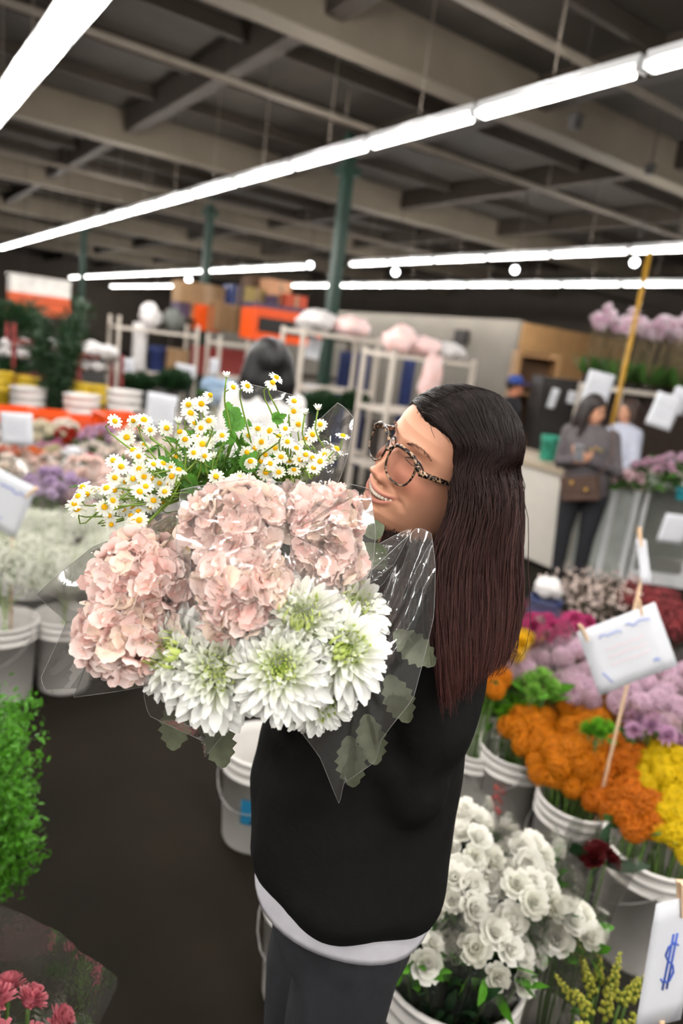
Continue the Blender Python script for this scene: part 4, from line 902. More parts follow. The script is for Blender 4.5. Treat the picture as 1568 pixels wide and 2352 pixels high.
# small round bulbs hanging below the far light rows
M_bulb = emit('bulb_glow', (.95, .96, 1, 1), 5.0)
for px, py, d, lab in ((55, 637, 12, 'round bulb at the far left'), (712, 609, 12, 'round bulb at the end of the upper far row'), (908, 625, 11, 'round bulb under the right far row'), (1182, 620, 10, 'round bulb in the middle of the right far row'), (1457, 603, 9, 'round bulb above the yellow pole'), (148, 663, 12, 'dim round bulb beside the display crate'), (433, 642, 13, 'round bulb above the wide brown box')):
    q = at(px, py, d); root = thing('hanging_bulb', lab, 'bulb', q); b = MB(); b.ball(q, .05 if 'dim' not in lab else .03, 12, 8); b.build('bulb', M_bulb, root)
    b = MB(); b.tube([q+Vector((0, 0, .045)), flat(q, ZC-.01)], .006, 5); b.lathe([(.02, .03), (.025, .08), (.0, .09)], 10, q); b.build('cord', M_dark, root)
# motion sensors / brackets on the ceiling beams
for px, py, z, lab in ((1320, 285, 3.6, 'small dark bracket hanging under the right girder'), (1492, 392, 3.9, 'small dark box on the right girder')):
    q = onz(px, py, z); b = MB(); b.box(q, (.07, .07, .07)); b.tube([q, flat(q, ZC-.02)], .008, 6); b.box(flat(q, z+.05), (.09, .09, .02)); tag(b.build('ceiling_box', M_dark, smooth=False), lab, 'bracket')

# ------------------------------------------------------------------ people
def remesh(mb, voxel, smooth=6):
    me = mb.mesh('tmp', []); o = bpy.data.objects.new('tmp', me); COL.objects.link(o)
    r = o.modifiers.new('r', 'REMESH'); r.mode = 'VOXEL'; r.voxel_size = voxel
    s = o.modifiers.new('s', 'SMOOTH'); s.factor = .5; s.iterations = smooth
    dg = bpy.context.evaluated_depsgraph_get(); dg.update()
    out = bpy.data.meshes.new_from_object(o.evaluated_get(dg)); bpy.data.objects.remove(o); bpy.data.meshes.remove(me)
    out.polygons.foreach_set('use_smooth', [True]*len(out.polygons)); out.materials.clear()
    return out
def loft(mb, secs, n=20, ex=.85):
    """closed body of elliptical sections (centre, half width, half depth)"""
    rings = []
    for c, a, d in secs:
        ring = []
        for j in range(n):
            t = 2*PI*j/n; ct, st_ = math.cos(t), math.sin(t)
            ring.append(Vector(c)+Vector((a*math.copysign(abs(ct)**ex, ct), d*math.copysign(abs(st_)**ex, st_), 0)))
        rings.append(ring)
    mb.rings(rings, True, True, True)
def limb(mb, pts, rad, n=14):
    pts = [Vector(p) for p in pts]; mb.tube(pts, rad, n)
    for p, r in zip(pts, rad): mb.ball(p, r*.995, n, 8)
def hand(mb, wrist, d, palm_n, side, curl=.5, s=1.0):
    """palm, four fingers and a thumb; d = pointing direction, palm_n = palm normal, side = thumb side vector"""
    wrist = Vector(wrist); d = Vector(d).normalized(); n_ = Vector(palm_n).normalized(); t = Vector(side).normalized()
    limb(mb, [wrist, wrist+d*.03*s], [.022*s, .024*s], 10)
    for k in range(4):
        off = t*(.027-.018*k)*s; limb(mb, [wrist+d*.02*s+off*.7, wrist+d*.085*s+off], [.013*s, .0115*s], 8)
        a = curl; p = wrist+d*.085*s+off; dd = d
        for L in ((.042, .026, .02), (.046, .029, .021), (.042, .027, .02), (.034, .021, .018))[k]:
            dd = (dd*math.cos(a)+n_*math.sin(a)).normalized(); q = p+dd*L*s; limb(mb, [p, q], [.0095*s, .0088*s], 8); p = q; a = curl
            n_ = (n_-dd*n_.dot(dd)).normalized()
        n_ = Vector(palm_n).normalized()
    p = wrist+d*.025*s+t*.02*s; dd = (d*.6+t*.8).normalized()
    for L in (.038, .03, .026):
        q = p+dd*L*s; limb(mb, [p, q], [.0115*s, .0105*s], 8); p = q; dd = (dd*.8+d*.5+n_*.35*curl).normalized()
def colour_mesh(me, fn):
    nv = len(me.vertices); co = np.empty(nv*3); me.vertices.foreach_get('co', co); co = co.reshape(-1, 3)
    cols = fn(co).astype(np.float32); a = me.color_attributes.new('col', 'FLOAT_COLOR', 'POINT'); a.data.foreach_set('color', cols.ravel())
M_skin = mat_attr('skin', .48, .35, noise_scale=25, noise_amt=.05)
def figure(label, pos, fw, Hh, top_rgb, pants_rgb, hair_rgb, arms, hair_len=.35, skin=(196, 140, 112), head_fw=None, lean=(0, 0), wide=1.0, cap=None, voxel=.011, leg_spread=.09, bushy=False):
    """standing person; arms = ((shoulder->elbow->wrist) left, right) in body space, x to the persons right, y forward"""
    fw = Vector(fw).normalized(); rt = fw.cross(Vector((0, 0, 1))).normalized(); B = Matrix((rt, fw, Vector((0, 0, 1)))).transposed().to_4x4(); B.translation = Vector(pos)
    k = Hh/1.65; root = thing('person', label, 'person', pos); V = lambda x, y, z: Vector((x*k, y*k, z*k))
    lx, ly = lean
    hd = V(lx, ly+.02, 1.53)
    body = MB(); loft(body, [(V(0, 0, .80), .15*k*wide, .10*k), (V(0, 0, .92), .155*k*wide, .105*k), (V(lx*.4, ly*.4, 1.06), .125*k*wide, .09*k), (V(lx*.8, ly*.8, 1.25), .15*k*wide, .10*k), (V(lx, ly, 1.36), .15*k, .075*k), (V(lx, ly, 1.40), .07*k, .05*k)])
    limb(body, [V(lx, ly-.005, 1.36), hd+V(0, -.02, -.06)], [.055*k, .05*k])
    for s in (-1, 1):
        limb(body, [V(s*leg_spread, 0, .86), V(s*leg_spread, .02, .47), V(s*leg_spread*.95, -.01, .08)], [.085*k*wide, .055*k, .04*k]); limb(body, [V(s*leg_spread*.95, -.03, .04), V(s*leg_spread, .13, .03)], [.04*k, .03*k])
    hf = Vector(head_fw).normalized() if head_fw else fw; hf = B.to_3x3().transposed() @ hf
    hr_ = hf.cross(Vector((0, 0, 1))).normalized(); HB = Matrix((hr_, hf, hr_.cross(hf))).transposed()
    h = MB(); h.ball((0, -.01, .03), .078*k, 16, 12, (.95, 1.15, 1.1)); h.ball((0, .025, -.035), .062*k, 14, 10, (.9, .95, 1.15)); h.ball((0, .088*k, -.012), .014*k, 8, 6, (.9, 1.2, 1.6))
    for s in (-1, 1): h.ball((s*.075*k, -.005, 0), .018*k, 8, 6, (.5, .8, 1.5))
    body.add([hd+HB @ Vector(v) for v in h.v], h.f)
    for (e, w_, hdir, pn, td), s in zip(arms, (-1, 1)):
        sh = V(s*.165*wide+lx, ly, 1.34); e = Vector(e)*k; w_ = Vector(w_)*k
        limb(body, [sh, e, w_], [.048*k, .038*k, .026*k]); hand(body, w_, hdir, pn, td, .55, k)
    me = remesh(body, voxel, 4); base = np.array(srgb(*skin))
    colour_mesh(me, lambda co: np.tile(base, (len(co), 1))); me.materials.append(M_skin); me.transform(B); link('body', me, root)
    cl = MB(); t = .016
    loft(cl, [(V(0, 0, .84), .17*k*wide+t, .115*k+t), (V(0, 0, .95), .165*k*wide+t, .115*k+t), (V(lx*.4, ly*.4, 1.08), .15*k*wide+t, .105*k+t), (V(lx*.8, ly*.8, 1.25), .16*k*wide+t, .11*k+t), (V(lx, ly, 1.37), .15*k+t, .075*k+t), (V(lx, ly, 1.425), .06*k+t, .05*k+t)])
    for (e, w_, hdir, pn, td), s in zip(arms, (-1, 1)):
        sh = V(s*.165*wide+lx, ly, 1.335); e = Vector(e)*k; w_ = Vector(w_)*k; limb(cl, [sh, e, e.lerp(w_, .92)], [.066*k, .055*k, .042*k])
    me = remesh(cl, voxel*1.1, 5); me.transform(B); me.materials.append(mat('cloth_%d_%d_%d' % top_rgb, top_rgb, .85, var=.12, scale=14, bump=.2)); link('top', me, root)
    pn_ = MB(); loft(pn_, [(V(0, 0, .78), .16*k*wide, .12*k), (V(0, 0, .95), .158*k*wide, .11*k)])
    for s in (-1, 1): limb(pn_, [V(s*leg_spread, 0, .84), V(s*leg_spread, .02, .47), V(s*leg_spread*.95, -.01, .09)], [.098*k*wide, .07*k, .055*k])
    me = remesh(pn_, voxel*1.1, 5); me.transform(B); me.materials.append(mat('pants_%d_%d_%d' % pants_rgb, pants_rgb, .85, var=.12)); link('trousers', me, root)
    sh_ = MB()
    for s in (-1, 1): limb(sh_, [V(s*leg_spread*.95, -.04, .045), V(s*leg_spread, .15, .04)], [.046*k, .038*k])
    me = remesh(sh_, voxel, 3); me.transform(B); me.materials.append(M_dark); link('shoes', me, root)
    hm = MB(); hm.ball((0, -.03, .05), (.092 if not bushy else .125)*k, 16, 12, (1, 1.15, 1.05))
    if bushy:
        for s in (-1, 1): limb(hm, [(s*.05, -.05, .05), (s*.09, -.06, -.08), (s*.11, -.06, -.16)], [.09, .085, .06])
    if hair_len > .05:
        limb(hm, [(0, -.07, .03), (0, -.085, -.1), (0, -.09, -hair_len)], [.085, .085, .055])
        for s in (-1, 1): limb(hm, [(s*.065, -.02, .06), (s*.08, -.015, -.06), (s*.085, .0, -hair_len*.8)], [.035, .035, .022])
    h2 = MB(); h2.add([hd+HB @ (Vector(v)*k) for v in hm.v], hm.f)
    me = remesh(h2, .012, 3); me.transform(B); me.materials.append(mat('hair_%d_%d_%d' % hair_rgb, hair_rgb, .5, var=.2, scale=30)); link('hair', me, root)
    f = MB()
    for s in (-1, 1): f.ball(hd+HB @ (Vector((s*.03, .074, .005))*k), .009*k, 8, 6, (1.3, .6, .6))
    f.v = [B @ Vector(v) for v in f.v]; f.build('eyes', M_dark, root)
    f = MB(); f.ball(hd+HB @ (Vector((0, .082, -.05))*k), .016*k, 8, 6, (1.3, .5, .35)); f.v = [B @ Vector(v) for v in f.v]; f.build('mouth', mat('lip', (160, 90, 84), .5), root)
    f = MB()
    for s in (-1, 1): f.tube([hd+HB @ (Vector((s*x, y, z))*k) for x, y, z in ((.015, .083, .022), (.03, .082, .026), (.045, .074, .02))], .003*k, 5)
    f.v = [B @ Vector(v) for v in f.v]; f.build('eyebrows', mat('hair_%d_%d_%d' % hair_rgb, hair_rgb, .5), root)
    if cap:
        f = MB(); f.lathe([(.093, 0), (.097, .02), (.09, .06), (.06, .09), (0, .1)], 18, (0, -.02, .055)); f.box((0, .11, .06), (.13, .09, .012))
        f.v = [B @ (hd+HB @ (Vector(v)*k)) for v in f.v]; f.build('cap', mat('cap_blue', cap, .7), root)
    return root, B, hd, k
# woman in the grey hoodie by the counter
pw = flat(onz(1297, 1345, 0), 0)
fwd_h = (-FWD*.8-RGT*.55).normalized()
L_arm = ((-.24, .06, 1.08), (-.03, .24, 1.14), (.6, .5, .3), (.3, -.5, .5), (0, .2, 1)); R_arm = ((.25, .02, 1.06), (.05, .24, 1.12), (-.7, .4, .3), (-.3, -.5, .5), (0, .2, 1))
root, B, hd, k = figure('person in a grey hoodie and dark trousers holding a phone by the counter', pw, fwd_h, 1.62, (86, 80, 82), (34, 34, 38), (36, 28, 26), (L_arm, R_arm), .32, (205, 150, 120), head_fw=(-FWD*.75+RGT*.6-Vector((0, 0, .15))), lean=(.05, -.02), wide=1.12, leg_spread=.1)
lg = MB(); c = B @ (Vector((-.06, .135, 1.22))*k)
for i, (dx, dz) in enumerate(((-.04, .01), (0, .02), (.035, 0))): lg.ball(c+B.to_3x3() @ Vector((dx, .0, dz)), .02, 8, 6, (1, .5, .8))
lg.build('chest_print', mat('print_green', (96, 140, 90), .7, col2=(196, 130, 60), scale=40), root)
# phone and bag
ph = B @ (Vector((.01, .34, 1.20))*k); b = MB(); b.box(ph, (.075, .012, .15), B.to_3x3() @ Matrix.Rotation(-.5, 3, 'X')); b.box(ph+Vector((0, 0, .001)), (.069, .015, .14), B.to_3x3() @ Matrix.Rotation(-.5, 3, 'X')); tag(b.build('phone', mat('phone_grey', (150, 150, 155), .3), smooth=False), 'phone in the hands of the person in the hoodie', 'phone')
bg = B @ (Vector((-.02, .20, .90))*k); R_ = B.to_3x3() @ Matrix.Rotation(.25, 3, 'Y'); root = thing('handbag', 'brown handbag with gold clasps at the hoodie persons hip', 'bag', bg)
b = MB(); b.box(bg, (.30, .09, .2), R_); o = b.build('body', mat('brown_leather', (84, 64, 54), .5, var=.1), root, False); bv = o.modifiers.new('bevel', 'BEVEL'); bv.width = .02; bv.segments = 3
b = MB(); b.box(bg+R_ @ Vector((0, .05, .04)), (.29, .012, .12), R_); b.build('flap', mat('brown_leather2', (78, 58, 48), .5), root, False)
for dx in (-.06, .05):
    b = MB(); b.ball(bg+R_ @ Vector((dx, .062, -.005+.06*(dx > 0))), .018, 10, 6, (1, .6, 1)); b.build('clasp', mat('gold', (226, 180, 90), .3, metal=.6), root)
b = MB(); b.tube(spline([bg+R_ @ Vector((-.14, 0, .09)), B @ (Vector((-.19, .12, 1.2))*k), B @ (Vector((-.10, .02, 1.44))*k), B @ (Vector((.1, -.13, 1.2))*k), bg+R_ @ Vector((.14, 0, .09))], 20), .008, 6); b.build('strap', mat('brown_leather'), root) if False else b.build('strap', MATS['brown_leather'], root)
# person in a pale top behind her
pp = flat(at(1432, 1000, 6.75), 0); side_arm = lambda s: ((s*.24, .03, 1.08), (s*.22, .2, .95), (0, 1, -.2), (-s, 0, 0), (0, 0, 1))
figure('person in a pale blue top standing behind the hoodie person', pp, (-FWD*.4-RGT), 1.6, (186, 190, 205), (60, 62, 70), (60, 44, 36), (side_arm(-1), side_arm(1)), .1, (205, 150, 120))
# man in a blue cap
pc = flat(at(1170, 950, 8.6), 0)
figure('person in a blue cap and dark top beyond the rack', pc, (-FWD*.5+RGT*.8), 1.66, (40, 40, 44), (44, 46, 54), (40, 32, 28), (side_arm(-1), side_arm(1)), .0, (196, 130, 100), cap=(46, 74, 150))
# person seen from behind in a white top
pb = flat(at(610, 900, 4.3), 0)
figure('person in a white top with long dark hair seen from behind', pb, (FWD*.9-RGT*.3), 1.70, (226, 224, 222), (60, 60, 64), (18, 16, 16), (side_arm(-1), side_arm(1)), .16, (190, 140, 110), wide=1.15, bushy=True)
# ------------------------------------------------------------------ the woman with the bouquets
bf = (-RGT*.93-FWD*.37).normalized(); br = bf.cross(Vector((0, 0, 1))).normalized()
BB = Matrix((br, bf, Vector((0, 0, 1)))).transposed()
S_mid = at(955, 1350, 1.15); P_mid = at(795, 2050, 1.17); O_w = flat(P_mid, 0)
W = lambda x, y, z: O_w+BB @ Vector((x, y, z))
sh_l = BB.transposed() @ (S_mid-O_w); SX, SY, SZ = sh_l
woman = thing('person', 'smiling person with long dark hair and black sweater holding wrapped bouquets', 'person', O_w)

# head basis (x right, y forward, z up of the head), from the tilt of the face in view
hF = Vector((-.72, .223, .657)).normalized(); hN = Vector((.40, -.61, .685)).normalized(); hF = (hF-hN*hF.dot(hN)).normalized(); hU = hF.cross(hN)
pt = math.radians(4); hF, hU = hF*math.cos(pt)-hU*math.sin(pt), hU*math.cos(pt)+hF*math.sin(pt)
rz = Matrix.Rotation(math.radians(3), 3, 'Z')
hF, hN, hU = rz @ hF, rz @ hN, rz @ hU
HBm = (ROT @ Matrix((-hN, hF, hU)).transposed())
HS = 1.03
H0 = at(903, 1030, 1.06)-HBm @ Vector((0, .10*HS, -.002))
HM = Matrix.Translation(H0) @ HBm.to_4x4() @ Matrix.Scale(HS, 4)
def sstep(a, b, x): t = np.clip((x-a)/(b-a), 0, 1); return t*t*(3-2*t)
def G(x, z, cx, cz, sx, sz): return np.exp(-((x-cx)/sx)**2-((z-cz)/sz)**2)
def build_head():
    zs = np.concatenate([np.linspace(.1135, .045, 26), np.linspace(.043, -.128, 116), np.linspace(-.132, -.20, 14)])
    nf = 132; ph = np.linspace(-PI, PI, nf, endpoint=False); tt = ph-.5*np.sin(ph)
    fz = [-.20, -.16, -.135, -.128, -.124, -.119, -.112, -.100, -.09, -.06, -.03, 0, .02, .04, .07, .09, .10, .108, .1135]
    fy = [.038, .034, .040, .050, .065, .077, .087, .0905, .089, .0915, .089, .088, .094, .093, .081, .062, .046, .027, .003]
    wz = [-.20, -.16, -.135, -.12, -.108, -.095, -.08, -.06, -.03, 0, .02, .05, .08, .10, .108, .1135]
    wx = [.060, .056, .060, .0635, .066, .0685, .0705, .0725, .0740, .0745, .0745, .0735, .062, .042, .026, .003]
    bz = [-.20, -.10, -.06, -.04, -.01, .02, .05, .08, .10, .108, .1135]
    by = [-.07, -.062, -.066, -.080, -.097, -.102, -.097, -.076, -.047, -.028, -.003]
    kz = [-.20, -.135, -.122, -.112, -.095, -.07, -.04, 0, .12]; kv = [0, .05, .28, .32, .24, .14, .07, .03, 0]
    Z, T = np.meshgrid(zs, tt, indexing='ij')
    f = np.interp(Z, fz, fy); w_ = np.interp(Z, wz, wx); bk = np.interp(Z, bz, by); kk = np.interp(Z, kz, kv)
    c = np.cos(T); s = np.sin(T); fr = np.clip(c, 0, 1)
    X = w_*np.sign(s)*np.abs(s)**.92*(1-kk*fr**1.3); Y = np.where(c > 0, f*np.abs(c)**.86, bk*-np.abs(c)**.95*-1*1.0)
    Y = np.where(c > 0, Y, bk*np.abs(c)**.95)
    fw_ = sstep(.12, .45, c); A = np.abs(X); D = np.zeros_like(X)
    # nose
    nw = np.interp(Z, [-.06, -.045, -.02, .01, .02], [.013, .0125, .0085, .0085, .010]); na = np.interp(Z, [-.066, -.060, -.054, -.045, -.035, -.015, .0, .012, .022], [0, .004, .016, .0265, .023, .0125, .006, .003, 0])
    D += na*np.exp(-(X/nw)**2)
    D += .0125*(G(A, Z, .0150, -.049, .0068, .0075)) - .006*G(A, Z, .0075, -.0595, .0042, .0032)
    # sockets, lids, brows
    D += -.010*G(A, Z, .031, .002, .0175, .0115)+.0062*G(A, Z, .031, .000, .0115, .0075)+.0035*G(A, Z, .030, .021, .022, .007)-.002*G(A, Z, .033, -.014, .012, .003)
    # cheeks and smile folds
    D += .0095*G(A, Z, .043, -.034, .019, .016)+.004*G(A, Z, .030, -.024, .012, .008)
    xf = np.interp(Z, [-.075, -.068, -.05, -.042], [.047, .044, .027, .020]); D += -.0038*np.exp(-((A-xf)/.0045)**2)*sstep(-.082, -.07, Z)*(1-sstep(-.05, -.04, Z))
    # mouth: open smile
    zc = -.0805+.0135*np.clip(A/.037, 0, 1.25)**2; q = np.clip(1-(A/.0355)**2, 0, 1)
    zu = zc+.0042*q; zl = zc-.0060*q
    inside = sstep(0, .0016, zu-Z)*sstep(0, .0016, Z-zl)*(A < .0355)
    D += -.0085*inside
    D += .0034*np.exp(-((Z-(zu+.0036))/.0032)**2)*sstep(.041, .029, A)+.0045*np.exp(-((Z-(zl-.0042))/.0042)**2)*sstep(.040, .025, A)
    D += -.0035*G(A, Z, .040, -.0665, .0045, .0045)-.003*np.exp(-((Z+.097)/.004)**2)*sstep(.03, .01, A)+.0045*G(X, Z, 0, -.110, .014, .009)
    Y = Y+D*fw_
    base = np.array(srgb(222, 163, 133)[:3]); col = np.tile(base, Z.shape+(1,))
    def mixc(m, rgb):
        nonlocal col
        cc = np.array(srgb(*rgb)[:3]); m = m[..., None]; col = col*(1-m)+cc*m
    mixc(.5*G(A, Z, .045, -.034, .022, .018), (214, 130, 108)); mixc(.4*G(X, Z, 0, -.045, .016, .012), (214, 136, 114))
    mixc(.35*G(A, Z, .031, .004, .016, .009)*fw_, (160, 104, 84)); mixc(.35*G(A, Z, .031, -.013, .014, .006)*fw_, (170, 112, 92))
    lip = np.clip(np.exp(-((Z-(zu+.0028))/.0032)**2)*sstep(.040, .033, A)+np.exp(-((Z-(zl-.0036))/.0038)**2)*sstep(.038, .029, A), 0, 1)*fw_
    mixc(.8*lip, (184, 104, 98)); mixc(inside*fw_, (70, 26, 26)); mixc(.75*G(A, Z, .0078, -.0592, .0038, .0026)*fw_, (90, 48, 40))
    P = np.stack([X, Y, Z], -1)
    nbl = np.array(HM.inverted() @ W(SX, SY, SZ-.03)); t = sstep(-.118, -.20, Z)[..., None]; P = P+t*(nbl-np.array([0, -.018, -.20]))
    return P, col, nf, len(zs)
HP, HC, hnf, hnz = build_head()
hflat = HP.reshape(-1, 3); hfront = hflat[hflat[:, 1] > 0.0]
def surf(x, z, off=0.0):
    i = np.argmin((hfront[:, 0]-x)**2+(hfront[:, 2]-z)**2+(hfront[:, 1] < .02)*1.0); return Vector((x, hfront[i, 1]+off, z))
# body under the clothes (one continuous skin: torso, arms, hands, legs) joined with the head
E_L, WR_L = (SX-.175, SY+.06, 1.14), (SX-.03, SY+.20, 1.26)
E_R, WR_R = (SX+.20, SY+.10, 1.14), (SX+.06, SY+.22, 1.25)
bm_ = MB()
loft(bm_, [(W(0, 0, .80)-O_w, .145, .11), (W(0, 0, .92)-O_w, .145, .115), (W(SX*.4, SY*.4, 1.06)-O_w, .13, .105), (W(SX*.8, SY*.8, 1.24)-O_w, .145, .105), (W(SX, SY, SZ-.04)-O_w, .14, .075), (W(SX, SY, SZ+.01)-O_w, .07, .055)]) if False else None
def wl(mb, secs, n=22, ex=.85):
    rings = []
    for (x, y, z), a, d in secs:
        ring = []
        for j in range(n):
            t = 2*PI*j/n; ct, st_ = math.cos(t), math.sin(t)
            ring.append(W(x+a*math.copysign(abs(ct)**ex, ct), y+d*math.copysign(abs(st_)**ex, st_), z))
        rings.append(ring)
    mb.rings(rings, True, True, True)
wl(bm_, [((0, 0, .80), .125, .105), ((0, 0, .92), .13, .11), ((SX*.4, SY*.4, 1.06), .13, .105), ((SX*.8, SY*.8, 1.24), .14, .105), ((SX, SY, SZ-.05), .105, .065), ((SX, SY, SZ+.01), .06, .052)])
nb = W(SX, SY, SZ-.03); nt_ = HM @ Vector((0, -.018, -.13)); limb(bm_, [nb, nb.lerp(nt_, .6), nt_], [.06, .055, .05])
for s, e, w__ in ((-1, E_L, WR_L), (1, E_R, WR_R)):
    limb(bm_, [W(SX+s*.115, SY, SZ-.06), W(*e), W(*w__)], [.048, .038, .026])
    hand(bm_, W(*w__), BB @ Vector((-s*.75, .55, .25)), BB @ Vector((-s*.3, -.8, .2)), BB @ Vector((0, .2, 1)), .6, 1.0)
    limb(bm_, [W(s*.056, 0, .82), W(s*.07, .02, .47), W(s*.08, -.02, .08)], [.066, .05, .04]); limb(bm_, [W(s*.085, -.05, .04), W(s*.09, .12, .03)], [.04, .03])
me = remesh(bm_, .0065, 4)
nv = len(me.vertices); co = np.empty(nv*3); me.vertices.foreach_get('co', co); co = co.reshape(-1, 3)
faces = [tuple(p.vertices) for p in me.polygons]; vs = [tuple(v) for v in co]; cols = [srgb(208, 150, 120)]*nv
hw = [tuple(HM @ Vector(v)) for v in hflat]; hc = [(*c, 1.0) for c in HC.reshape(-1, 3)]
faces += [(nv+i*hnf+j, nv+(i+1)*hnf+j, nv+(i+1)*hnf+(j+1) % hnf, nv+i*hnf+(j+1) % hnf) for i in range(hnz-1) for j in range(hnf)]
faces.append(tuple(nv+j for j in range(hnf)))
mb = MB(); mb.v = vs+hw; mb.f = faces; mb.c = cols+hc
bpy.data.meshes.remove(me); skin_o = mb.build('body', M_skin, woman)
def hpart(mb, name, m, smooth=True, parent=woman):
    mb.v = [tuple(HM @ Vector(v)) for v in mb.v]; return mb.build(name, m, parent, smooth)
# teeth
t_ = MB()
for i in range(12):
    x = (i-5.5)*.0056; q = max(0, 1-(x/.0355)**2); zc = -.0805+.0135*(abs(x)/.037)**2; zt = zc+.0042*q+.001; h_ = .0066*q**.5; y = surf(x*1.0, zt+.005).y-.0062-.0
    yb = surf(x, zt+.004).y-.0015
    t_.box((x, yb-.0035, zt-h_/2), (.0053, .004, h_))
tt_ = hpart(t_, 'teeth', mat('teeth', (236, 226, 212), .25, var=.03), False); bv = tt_.modifiers.new('bevel', 'BEVEL'); bv.width = .0008; bv.segments = 2
# eyes: narrow smiling slits with lashes
for s in (-1, 1):
    e_ = MB(); y0 = surf(s*.031, -.001).y; c0 = Vector((s*.031, y0-.0108, -.002)); e_.setcol(228, 218, 210); e_.ball(c0, .0112, 16, 12)
    e_.c = []
    for v in e_.v:
        d = (Vector(v)-c0).normalized(); dd = d.angle(Vector((-.15*1, 1, -.25)).normalized()); e_.c.append(srgb(24, 16, 14) if dd < .5 else srgb(222, 212, 204))
    hpart(e_, 'eye', mat_attr('eyeball', .15, .6, noise_amt=0))
    l_ = MB(); l_.tube([surf(s*x, z, .0012) for x, z in ((.016, -.004), (.022, .0005), (.029, .0028), (.037, .0022), (.0445, -.0015), (.048, -.004))], [.0006, .0012, .0015, .0015, .0012, .0007], 6)
    l_.tube([surf(s*x, z, .0008) for x, z in ((.018, -.0055), (.03, -.0068), (.044, -.005))], .0006, 5); hpart(l_, 'eyelashes', mat('lash', (30, 20, 18), .6))
    b_ = MB(); b_.tube([surf(s*x, z, .0006) for x, z in ((.012, .0165), (.018, .020), (.027, .0235), (.037, .0245), (.046, .0215), (.053, .0165))], [.0004, .0007, .0008, .0007, .0005, .0003], 6)
    rb = random.Random(s+5)
    for k in range(60):
        x = rb.uniform(.012, .05); z = float(np.interp(x, [.012, .018, .027, .037, .046, .053], [.0165, .02, .0235, .0245, .0215, .0165]))+rb.uniform(-.0022, .002); p = surf(s*x, z, .0008); b_.tube([p, p+Vector((s*.005, -.0005, .001 if x < .03 else -.0012))], [.00035, .00015], 3)
    hpart(b_, 'eyebrow', mat('brow', (112, 76, 60), .7))
# glasses (worn, but a thing of its own)
gl = thing('eyeglasses', 'leopard patterned glasses worn by the smiling person', 'glasses', H0)
mt = bpy.data.materials.new('tortoise'); mt.use_nodes = True; N_ = mt.node_tree.nodes; L_n = mt.node_tree.links
vo = N_.new('ShaderNodeTexVoronoi'); vo.inputs['Scale'].default_value = 230; tcn = N_.new('ShaderNodeTexCoord'); L_n.new(tcn.outputs['Object'], vo.inputs['Vector'])
cr = N_.new('ShaderNodeValToRGB'); cr.color_ramp.elements[0].color = srgb(26, 18, 16); cr.color_ramp.elements[0].position = .56; cr.color_ramp.elements[1].color = srgb(168, 136, 108); cr.color_ramp.elements[1].position = .70
L_n.new(vo.outputs['Distance'], cr.inputs['Fac']); L_n.new(cr.outputs['Color'], N_['Principled BSDF'].inputs['Base Color']); N_['Principled BSDF'].inputs['Roughness'].default_value = .2
fr_ = MB(); GY = .1065
def lens_pt(s, a, k=1.0):
    ca, sa = math.cos(a), math.sin(a); x = .0275*math.copysign(abs(ca)**.72, ca)*k*(1+.06*sa); z = .0255*math.copysign(abs(sa)**.78, sa)*k+(.004*max(0, ca)*max(0, sa))
    X_ = s*(.0330+x); return Vector((X_, GY-.010*(abs(X_)/.06)**2+.10*(z), -.012+z))
for s in (-1, 1):
    pts = [lens_pt(s, 2*PI*i/40) for i in range(41)]
    fr_.tube(pts, [.0017+.0014*max(0, math.sin(2*PI*i/40)) for i in range(41)], 8, False)
    fr_.tube([lens_pt(s, .6)+Vector((0, -.001, 0)), Vector((s*.068, .094, -.0005))], [.0035, .0035], 8)
fr_.tube(spline([lens_pt(-1, 2.6), Vector((0, GY+.0035, -.006)), lens_pt(1, 2.6)], 9), .0024, 8)
hpart(fr_, 'frame', mt, True, gl)
for s in (-1, 1):
    tp = MB(); tp.tube(spline([(s*.068, .095, -.0005), (s*.078, .05, .0), (s*.082, 0, .001), (s*.080, -.02, -.006), (s*.077, -.035, -.022)], 14), [.0045]*3+[.0038]*11, 8); hpart(tp, 'temple', mt, True, gl)
    ln = MB(); ring = [lens_pt(s, 2*PI*i/28, .97) for i in range(28)]; ln.add([lens_pt(s, 0, 0)]+ring, [(0, 1+i, 1+(i+1) % 28) for i in range(28)]); hpart(ln, 'lens', film('lens_film', (.86, .78, .78), gloss=.12, rough=.02, crinkle=0, haze=.02), True, gl)
